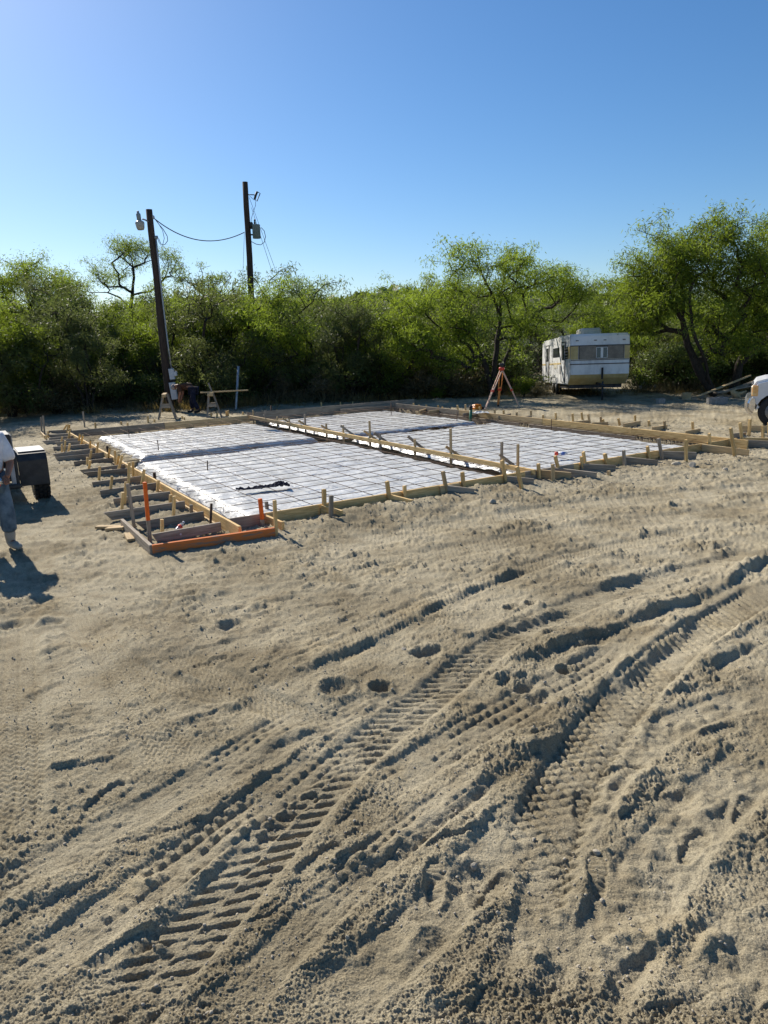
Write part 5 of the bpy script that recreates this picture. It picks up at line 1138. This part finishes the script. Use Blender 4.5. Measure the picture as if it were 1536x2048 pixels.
ax = (CM.to_3x3() @ Vector((1, 0, 0))).normalized()
for y_ in (3.0, 3.75):
    wheel(cv, CM @ Vector((.12, y_, .33+.0455*y_)), ax, .33, .18)
bm = bmesh.new(); prism(bm, [(2.55, cz(.0)-.005), (2.62, cz(.14)), (2.9, cz(.19)), (3.85, cz(.19)), (4.13, cz(.14)), (4.2, cz(.0)-.005), (4.05, cz(-.005)), (4.0, cz(.12)), (3.8, cz(.155)), (2.95, cz(.155)), (2.75, cz(.12)), (2.7, cz(-.005))], -.03, -.003); bm_obj('wheel_arch', bm, M['caravan'], cv, CM.copy())
cbox('undercarriage', 'dark_metal', .1, CW-.1, .6, CL-.5, cz(-.08), cz(-.005))

# ------------------------------------------------------------------ white pickup at the right edge
tw = G(1556, 851); TY = tw.y; fx = P(1497, 800, TY).x; tk_ = empty('pickup_truck', Vector((fx, TY-.02, 0)), math.radians(-117)); tag(tk_, 'white pickup truck with chrome bumper entering at the right edge', 'pickup truck'); TM = WM[tk_]
WC = .60; WR = .385
def arch(c, r, n=9, rev=False):
    pts = [(c+r*math.cos(math.pi*k/n), .40+r*math.sin(math.pi*k/n)) for k in range(n+1)]; return pts[::-1] if not rev else pts
RW = WC+3.5
prof = [(.10, .62), (.06, .80), (.07, 1.02), (.14, 1.13), (.35, 1.19), (.8, 1.235), (1.45, 1.26), (1.50, 1.28), (3.3, 1.30), (3.34, 1.34), (5.35, 1.34), (5.42, 1.28), (5.42, .55), (5.3, .45)]+[(y, z) for y, z in arch(RW, .47)][::-1]+[(1.8, .42)]+[(y, z) for y, z in arch(WC, .43)][::-1]+[(.25, .5)]
bm = bmesh.new(); prism(bm, prof, -1.95, 0.0); bmesh.ops.bevel(bm, geom=[e for e in bm.edges if e.is_boundary is False and abs(e.verts[0].co.x-e.verts[1].co.x) < 1e-4 and e.verts[0].co.z > 1.0 and e.verts[1].co.z > 1.0], offset=.07, segments=3, affect='EDGES'); bm_obj('body', bm, M['truck_white'], tk_, TM.copy())
bm = bmesh.new(); prism(bm, [(1.42, 1.262), (2.0, 1.80), (2.25, 1.86), (3.15, 1.84), (3.32, 1.302)], -1.82, -.13); cab_ = bm_obj('cab', bm, M['truck_white'], tk_, TM.copy())
bm = bmesh.new(); prism(bm, [(1.66, 1.33), (2.08, 1.75), (2.3, 1.79), (3.05, 1.77), (3.15, 1.33)], -.128, -.118); bm_obj('side_window', bm, M['glass_dark'], cab_, TM.copy())
bp_ = [(-.02, .34), (-.09, .45), (-.09, .60), (-.05, .70), (.05, .715), (.13, .71), (.155, .56), (.12, .36), (.08, .28)]
bm = bmesh.new(); prism(bm, bp_, -1.98, .03); bmesh.ops.bevel(bm, geom=[e for e in bm.edges if abs(e.verts[0].co.x-e.verts[1].co.x) < 1e-4 and e.verts[0].co.y < 0 and e.verts[1].co.y < .12], offset=.10, segments=3, affect='EDGES'); bm_obj('bumper', bm, M['chrome'], tk_, TM.copy())
bm = bmesh.new(); add_box(bm, -.10, .012, .045, .20, .755, 1.03, .02); bm_obj('turn_signal', bm, M['amber'], tk_, TM.copy()); bm = bmesh.new(); add_box(bm, -.5, -.11, .03, .12, .80, 1.0, .02); bm_obj('headlight', bm, M['lamp_glass'], tk_, TM.copy())
bm = bmesh.new(); add_box(bm, -1.45, -.52, .035, .1, .74, 1.05, .02); bm_obj('grille', bm, M['dark_metal'], tk_, TM.copy())
bm = bmesh.new(); add_box(bm, -1.85, -.12, .4, 5.0, .42, .72); bm_obj('chassis', bm, M['black'], tk_, TM.copy())
tax = (TM.to_3x3() @ Vector((1, 0, 0))).normalized()
for y_ in (WC, RW):
    for x_ in (-.12, -1.83): wheel(tk_, TM @ Vector((x_, y_, WR)), tax, WR, .25)

# ------------------------------------------------------------------ dark trailer at the left edge
tg0 = G(88, 1003); vt = empty('utility_trailer', Vector((tg0.x, tg0.y, 0)), math.radians(31)); tag(vt, 'dark steel trailer rear with a squared wheel fender behind the standing worker', 'trailer'); VM = WM[vt]
def vbox(nm, m_, x0, x1, y0, y1, z0, z1, par=None, bev=.012): return box(nm, M[m_], par or vt, VM.copy(), x0, x1, y0, y1, z0, z1, bev)
vax = (VM.to_3x3() @ Vector((1, 0, 0))).normalized()
wheel(vt, VM @ Vector((.02, .40, .37)), vax, .37, .22, blocks=26); wheel(vt, VM @ Vector((-1.95, .40, .37)), vax, .37, .22)
bm = bmesh.new(); prism(bm, [(-.06, .30), (-.06, .70), (.02, .80), (.10, .825), (.72, .825), (.82, .78), (.90, .66), (.90, .62), (.82, .60), (.70, .775), (.10, .775), (.0, .66), (-.02, .30)], -.30, .13); bm_obj('fender', bm, M['steel_paint'], vt, VM.copy())
vbox('fender_top_sheen', 'steel_light', -.27, .125, .08, .74, .827, .836, None, .004)  # pale sheet painted as the sky's reflection on the dark fender top
vbox('side_panel', 'steel_paint', -.36, -.31, -.12, 2.6, .32, .80); vbox('deck', 'steel_paint', -1.72, -.37, -.08, 2.8, .50, .56); vbox('tail_beam', 'steel_paint', -1.75, -.37, -.16, -.085, .46, .60); vbox('tail_post', 'steel_light', -.43, -.365, -.20, -.165, .36, .80)
vbox('cross_rail', 'steel_light', -1.75, -.44, -.19, -.162, .74, .80); vbox('tail_plate', 'steel_paint', -.50, -.30, -.26, -.205, .30, .38, None, .02)
tb2 = vbox('tool_box', 'steel_paint', -1.55, -.34, .15, .85, .565, 1.12); vbox('panel', 'steel_light', -1.25, -.46, .128, .148, .82, 1.06, tb2); vbox('panel_inset', 'steel_paint', -1.2, -.51, .112, .127, .86, 1.02, tb2); vbox('side_plate', 'steel_light', -.338, -.315, .2, .8, .6, 1.10, tb2)
vbox('axle', 'dark_metal', -1.85, -.12, .36, .44, .33, .41); vbox('drawbar', 'dark_metal', -1.1, -1.0, 2.81, 4.0, .42, .5)

# ------------------------------------------------------------------ people
def skin_obj(name, nodes, edges, m_, parent, roots, sub=2, mw=None):
    me = bpy.data.meshes.new(name); bm = bmesh.new(); lay = bm.verts.layers.skin.verify(); vm = {}
    for k, (p, r) in nodes.items():
        v = bm.verts.new(p); rr = r if hasattr(r, '__len__') else (r, r); v[lay].radius = rr; v[lay].use_root = (k in roots); vm[k] = v
    for a_, b_ in edges: bm.edges.new((vm[a_], vm[b_]))
    bm.to_mesh(me); bm.free(); me.materials.append(m_)
    o = link(bpy.data.objects.new(name, me), parent, mw or WM[parent].copy()); s_ = o.modifiers.new('skin', 'SKIN'); s_.use_smooth_shade = True; d_ = o.modifiers.new('sub', 'SUBSURF'); d_.levels = sub; d_.render_levels = sub
    return o
def chain(names): return list(zip(names, names[1:]))
def hand(nodes, edges, roots, pre, wrist, d, side, palm_n):
    """five curled fingers rooted in the palm; d = finger direction, side = towards the thumb"""
    d = d.normalized(); side = side.normalized(); n = palm_n.normalized()
    for k, (off, L) in enumerate(((.028, .070), (.009, .078), (-.010, .072), (-.028, .058))):
        b_ = wrist+d*.07+side*off; p1 = b_+d*L*.45+n*.012; p2 = p1+d*L*.22+n*L*.35; p3 = p2-d*L*.08+n*L*.28
        nm = [pre+'f%d%d' % (k, i) for i in range(4)]
        for q_, nn, r in zip((b_, p1, p2, p3), nm, (.010, .0095, .009, .008)): nodes[nn] = (q_, r)
        edges += chain(nm); roots.append(nm[0])
    b_ = wrist+d*.02+side*.025; nm = [pre+'t%d' % i for i in range(3)]
    for q_, nn, r in zip((b_, b_+d*.035+side*.025+n*.01, b_+d*.06+side*.02+n*.035), nm, (.012, .011, .0095)): nodes[nn] = (q_, r)
    edges += chain(nm); roots.append(nm[0])
# the standing worker, facing right
wpos = onG(G(0, 1100)); w1 = empty('person', wpos, math.radians(-38)); tag(w1, 'worker in cap, white shirt, jeans and tan boots holding a tool', 'person')
V_ = Vector
nd = {'pel': (V_((0, 0, .93)), (.15, .12)), 'wai': (V_((.02, 0, 1.08)), (.155, .125)), 'che': (V_((.02, 0, 1.27)), (.175, .13)), 'nek': (V_((.03, 0, 1.43)), .062), 'jaw': (V_((.075, 0, 1.51)), .068), 'hed': (V_((.065, 0, 1.585)), .092), 'top': (V_((.05, 0, 1.655)), .07), 'nos': (V_((.172, 0, 1.545)), .014)}
ed = [('pel', 'wai'), ('wai', 'che'), ('che', 'nek'), ('nek', 'jaw'), ('jaw', 'hed'), ('hed', 'top'), ('hed', 'nos')]; rt = ['pel']
for s_, y_ in (('R', -1), ('L', 1)):
    el = V_((.06, .25*y_, 1.06)) if y_ < 0 else V_((.10, .24*y_, 1.07)); wr = V_((.25, .14*y_, .93)) if y_ < 0 else V_((.30, .10*y_, .96))
    nd.update({s_+'sh': (V_((.0, .20*y_, 1.37)), .078), s_+'el': (el, .05), s_+'wr': (wr, .032), s_+'pa': (wr+(wr-el).normalized()*.07, (.036, .020))})
    ed += [('che', s_+'sh'), (s_+'sh', s_+'el'), (s_+'el', s_+'wr'), (s_+'wr', s_+'pa')]
    fx_ = .03 if y_ < 0 else .12
    nd.update({s_+'hi': (V_((.0, .10*y_, .88)), .10), s_+'kn': (V_((fx_*.6+.03, .11*y_, .50)), .065), s_+'an': (V_((fx_*.8-.03, .12*y_, .10)), .034), s_+'fo': (V_((fx_+.10, .13*y_, .05)), .022)})
    ed += [('pel', s_+'hi'), (s_+'hi', s_+'kn'), (s_+'kn', s_+'an'), (s_+'an', s_+'fo')]
    hand(nd, ed, rt, s_, wr, wr-el, V_((0, -y_, .4)), V_((.2, -y_*.3, -1)))
skin_obj('body', nd, ed, M['skin'], w1, rt)
g = lambda k, e=.02: (nd[k][0], tuple(x+e for x in nd[k][1]) if hasattr(nd[k][1], '__len__') else nd[k][1]+e)
sh = {k: g(k, .028) for k in ('wai', 'che', 'Rsh', 'Lsh')}; sh['hem'] = (V_((.01, 0, .94)), (.20, .165)); sh['col'] = (V_((.02, 0, 1.40)), .085)
for s_ in 'RL': sh[s_+'cu'] = (nd[s_+'sh'][0].lerp(nd[s_+'el'][0], 1.0), .098)
skin_obj('shirt', sh, [('hem', 'wai'), ('wai', 'che'), ('che', 'col'), ('che', 'Rsh'), ('che', 'Lsh'), ('Rsh', 'Rcu'), ('Lsh', 'Lcu')], M['white_cloth'], w1, ['hem'])
je = {'pel': (nd['pel'][0], (.175, .15))}; je_e = []
for s_ in 'RL':
    kn, an = nd[s_+'kn'][0], nd[s_+'an'][0]; je.update({s_+'hi': (nd[s_+'hi'][0], .125), s_+'kn': (kn, .095), s_+'ca': (kn.lerp(an, .5), .095), s_+'cf': (kn.lerp(an, .74), .098)}); je_e += [('pel', s_+'hi'), (s_+'hi', s_+'kn'), (s_+'kn', s_+'ca'), (s_+'ca', s_+'cf')]
skin_obj('jeans', je, je_e, M['denim'], w1, ['pel'])
for s_ in 'RL':
    an = nd[s_+'an'][0]; fo = nd[s_+'fo'][0]; kn = nd[s_+'kn'][0]
    skin_obj('boot', {'a': (kn.lerp(an, .6), .078), 'b': (an+V_((0, 0, .06)), .066), 'c': (an+V_((-.01, 0, -.04)), (.058, .062)), 'd': (fo+V_((-.03, 0, .0)), (.055, .050)), 'e': (fo+V_((.06, .0, -.012)), (.045, .036))}, [('a', 'b'), ('b', 'c'), ('c', 'd'), ('d', 'e')], M['boot'], w1, ['a'])
skin_obj('vest_panel', {'a': (V_((.13, -.05, 1.24)), (.055, .05)), 'b': (V_((.155, -.05, 1.10)), (.06, .055)), 'c': (V_((.15, -.05, .97)), (.055, .05))}, [('a', 'b'), ('b', 'c')], M['black_cloth'], w1, ['a'])
bm = bmesh.new(); lathe(bm, [(.112, -.015), (.113, .03), (.098, .08), (.06, .115), (.01, .125)], 16); cpo = bm_obj('cap', bm, M['cap'], w1, WM[w1] @ Matrix.Translation((.055, 0, 1.615)) @ Matrix.Rotation(math.radians(14), 4, 'Y'), True)
bm = bmesh.new(); a_ = [bm.verts.new((.07+.13*math.cos(t), .10*math.sin(t), -.012-.02*abs(math.sin(t)))) for t in np.linspace(-1.5, 1.5, 11)]; bm.faces.new(a_); r_e = bmesh.ops.extrude_face_region(bm, geom=bm.faces[:]); [setattr(v, 'co', v.co+Vector((0, 0, .008))) for v in r_e['geom'] if isinstance(v, bmesh.types.BMVert)]
bm_obj('brim', bm, M['cap'], cpo, WM[w1] @ Matrix.Translation((.055, 0, 1.615)) @ Matrix.Rotation(math.radians(14), 4, 'Y'))
for y_ in (-1, 1):
    skin_obj('ear', {'a': (V_((.05, .092*y_, 1.57)), (.012, .02)), 'b': (V_((.05, .10*y_, 1.535)), (.01, .014))}, [('a', 'b')], M['skin'], w1, ['a'], 1)
    bm = bmesh.new(); bmesh.ops.create_icosphere(bm, subdivisions=2, radius=.013); bm_obj('eye', bm, M['trim'], w1, WM[w1] @ Matrix.Translation((.145, .036*y_, 1.578)), True)
bm = bmesh.new(); add_box(bm, .142, .152, -.024, .024, 1.497, 1.505, .002); bm_obj('mouth', bm, M['red'], w1, WM[w1].copy())
tl = empty('hand_tool', WM[w1] @ V_((.33, -.08, .90)), math.radians(-38)); tag(tl, 'dark hand tool with red and silver head held by the standing worker', 'hand tool'); TLM = WM[tl]
tube('handle', M['black'], tl, [TLM @ V_((-.16, -.03, .06)), TLM @ V_((.0, -.01, .0)), TLM @ V_((.06, 0, -.02))], [.022, .03, .03], 10); tube('collar', M['red'], tl, [TLM @ V_((.06, -.01, -.03)), TLM @ V_((.13, -.02, -.01))], .032, 10); tube('head', M['chrome'], tl, [TLM @ V_((.12, -.05, .02)), TLM @ V_((.12, .02, .03))], .045, 14)
# the bending worker by the lamp pole
bp0 = onG(G(*ZS(690, 815))); w2 = empty('person', bp0, math.radians(180)); tag(w2, 'worker in brown shirt and navy trousers bending over beside the lamp pole', 'person')
kz = .93
nd = {'pel': (V_((0, 0, .86)), (.14, .13)), 'wai': (V_((.16, 0, .98)), (.14, .13)), 'che': (V_((.40, 0, 1.06)), (.16, .14)), 'nek': (V_((.55, 0, 1.02)), .06), 'hed': (V_((.64, 0, .95)), .09), 'top': (V_((.69, 0, .89)), .07)}
ed = [('pel', 'wai'), ('wai', 'che'), ('che', 'nek'), ('nek', 'hed'), ('hed', 'top')]; rt = ['pel']
for s_, y_ in (('R', -1), ('L', 1)):
    wr = V_((.50, .16*y_, .50)); el = V_((.42, .22*y_, .74)); nd.update({s_+'sh': (V_((.44, .19*y_, 1.0)), .07), s_+'el': (el, .05), s_+'wr': (wr, .032), s_+'pa': (wr+V_((.02, 0, -.07)), .03), s_+'hi': (V_((-.02, .1*y_, .82)), .10), s_+'kn': (V_((.05-.12*y_*.5, .12*y_, .45)), .065), s_+'an': (V_((-.05-.15*y_, .12*y_, .09)), .045), s_+'fo': (V_((.08-.15*y_, .13*y_, .04)), .04)})
    ed += [('che', s_+'sh'), (s_+'sh', s_+'el'), (s_+'el', s_+'wr'), (s_+'wr', s_+'pa'), ('pel', s_+'hi'), (s_+'hi', s_+'kn'), (s_+'kn', s_+'an'), (s_+'an', s_+'fo')]; hand(nd, ed, rt, s_, wr, V_((.02, 0, -1)), V_((.5, -y_*.5, 0)), V_((0, -y_, 0)))
skin_obj('body', nd, ed, M['skin'], w2, rt)
sh = {k: g(k, .03) for k in ('wai', 'che', 'Rsh', 'Lsh')}; sh['hem'] = (V_((.02, 0, .90)), (.175, .165)); sh['Rcu'] = (nd['Rsh'][0].lerp(nd['Rel'][0], .9), .075); sh['Lcu'] = (nd['Lsh'][0].lerp(nd['Lel'][0], .9), .075)
skin_obj('shirt', sh, [('hem', 'wai'), ('wai', 'che'), ('che', 'Rsh'), ('che', 'Lsh'), ('Rsh', 'Rcu'), ('Lsh', 'Lcu')], M['brown_cloth'], w2, ['hem'])
je = {'pel': (nd['pel'][0], (.165, .155))}; je_e = []
for s_ in 'RL':
    kn, an = nd[s_+'kn'][0], nd[s_+'an'][0]; je.update({s_+'hi': (nd[s_+'hi'][0], .125), s_+'kn': (kn, .095), s_+'cf': (kn.lerp(an, .9), .085)}); je_e += [('pel', s_+'hi'), (s_+'hi', s_+'kn'), (s_+'kn', s_+'cf')]
    an = nd[s_+'an'][0]; fo = nd[s_+'fo'][0]; skin_obj('boot', {'a': (an+V_((0, 0, .08)), .065), 'b': (an+V_((0, 0, -.03)), .058), 'c': (fo, .05), 'd': (fo+V_((.08, 0, 0)), .04)}, [('a', 'b'), ('b', 'c'), ('c', 'd')], M['black'], w2, ['a'], 1)
skin_obj('trousers', je, je_e, M['navy'], w2, ['pel'])
bm = bmesh.new(); lathe(bm, [(.108, -.02), (.108, .03), (.09, .08), (.05, .11), (.01, .118)], 14); bm_obj('cap', bm, M['cap'], w2, WM[w2] @ Matrix.Translation((.665, 0, .965)) @ Matrix.Rotation(math.radians(110), 4, 'Y'), True)

# ------------------------------------------------------------------ blocks, planks and rubbish under the right-hand trees
def block(u0, v0, u1, v1, lab, dep=.2):
    a_ = onG(G((u0+u1)/2, v1)); hw = abs(P(u1, v1, a_.y).x-P(u0, v1, a_.y).x)/2; hh = P(u0, v0, a_.y).z-a_.z; t = empty('concrete_block', a_, .08); tag(t, lab, 'block')
    bm = bmesh.new(); n = max(1, int(hw*2/.42))
    add_box(bm, -hw, hw, -dep/2, dep/2, -.03, hh, .012); bm_obj('body', bm, M['concrete'], t, WM[t].copy())
    for k in range(2): bm = bmesh.new(); add_box(bm, -hw+hw*(.12+k), -hw+hw*(.88+k), -dep*.3, dep*.3, hh+.001, hh+.004); bm_obj('core_shade', bm, M['trim'], t, WM[t].copy())  # dark sheets on a solid block, painted as shade inside hollow cores
block(1414, 795, 1453, 808, 'long grey concrete block on the ground left of the truck'); block(1314, 797, 1328, 806, 'small grey block in the shade before the dry grass')
cbx = onG(G(1373, 800)); t = empty('cardboard_box', cbx, .5); tag(t, 'small tan open box in the rubbish under the trees', 'box'); bm = bmesh.new(); add_box(bm, -.12, .12, -.1, .1, 0, .26, .006); bm_obj('carton', bm, M['cardboard'], t, WM[t].copy()); bm = bmesh.new(); add_box(bm, -.12, .12, -.22, -.104, .0, .012); bm_obj('flap', bm, M['cardboard'], t, WM[t].copy())
def loose(u0, v0, z0, u1, v1, z1, w_, h_, kd, lab, nm='loose_plank'):
    a_ = G(u0, v0, 0); a_.z = z0; b_ = P(u1, v1, a_.y+.8); b_.z = max(z1, .05); tag(plank(nm, M[kd], None, a_, b_, w_, h_), lab, 'plank')
loose(1393, 798, .10, 1498, 770, .75, .14, .04, 'pine2', 'long plank leaning up to the right in the rubbish pile'); loose(1440, 792, .12, 1512, 779, .5, .14, .05, 'grey_wood', 'second dark plank above the block'); loose(1430, 795, .2, 1500, 786, .35, .2, .05, 'grey_wood', 'short grey plank in the rubbish pile beside the truck')
lg = onG(G(1468, 797)); lt = empty('driftwood_log', lg); tag(lt, 'pale forked log among the rubbish beside the truck', 'log'); tube('stem', M['tripod_pale'] if False else M['cardboard'], lt, [P(1476, 796, lg.y), P(1470, 788, lg.y), P(1464, 782, lg.y), P(1472, 778, lg.y)], [.12, .13, .08, .04], 8); tube('fork', M['cardboard'], lt, [P(1471, 789, lg.y), P(1482, 786, lg.y), P(1493, 782, lg.y)], [.08, .05, .02], 8)
for k, (u, v) in enumerate(((1285, 766), (1304, 764), (1292, 771), (1318, 760), (1300, 769), (1310, 772), (1280, 774))):
    p = P(u, v, G(1295, 782).y-.25); t = empty('white_flower', p); tag(t, 'white flower head on the dark shrub beside the caravan', 'flower', 'white flowers beside the caravan'); bm = bmesh.new()
    for i in range(6):
        a_ = i*math.pi/3; v0 = bm.verts.new((0, 0, 0)); v1 = bm.verts.new((.06*math.cos(a_-.35), -.02, .06*math.sin(a_-.35))); v2 = bm.verts.new((.09*math.cos(a_), -.03, .09*math.sin(a_))); v3 = bm.verts.new((.06*math.cos(a_+.35), -.02, .06*math.sin(a_+.35))); bm.faces.new((v0, v1, v2, v3))
    bm_obj('petals', bm, M['flower'], t, WM[t].copy()); tube('stalk', M['weed'], t, [p, p-Vector((0, -.05, .3)), p-Vector((0, -.1, p.z))], .008, 5)
# twigs and litter strewn at the yard edge
def litter():
    V = []
    for k in range(500):
        u = random.choice((random.uniform(1300, 1536), random.uniform(380, 560), random.uniform(0, 330))); q = G(u, random.uniform(798, 822)-(0 if u < 900 else 18)); q.z = GH(q.x, q.y)+.02; a_ = random.random()*6.3; d = Vector((math.cos(a_), math.sin(a_), random.uniform(-.05, .3))).normalized()*random.uniform(.1, .5); s_ = Vector((-d.y, d.x, .3)).normalized()*.012
        V += [q-s_, q+s_, q+d+s_, q+d-s_]
    me = fast_mesh('litter', [tuple(v) for v in V], np.arange(len(V)).reshape(-1, 4)); tag(me_obj('litter', me, M['grey_wood']), 'twigs and litter strewn along the yard edge', 'litter', kind='stuff')
litter()
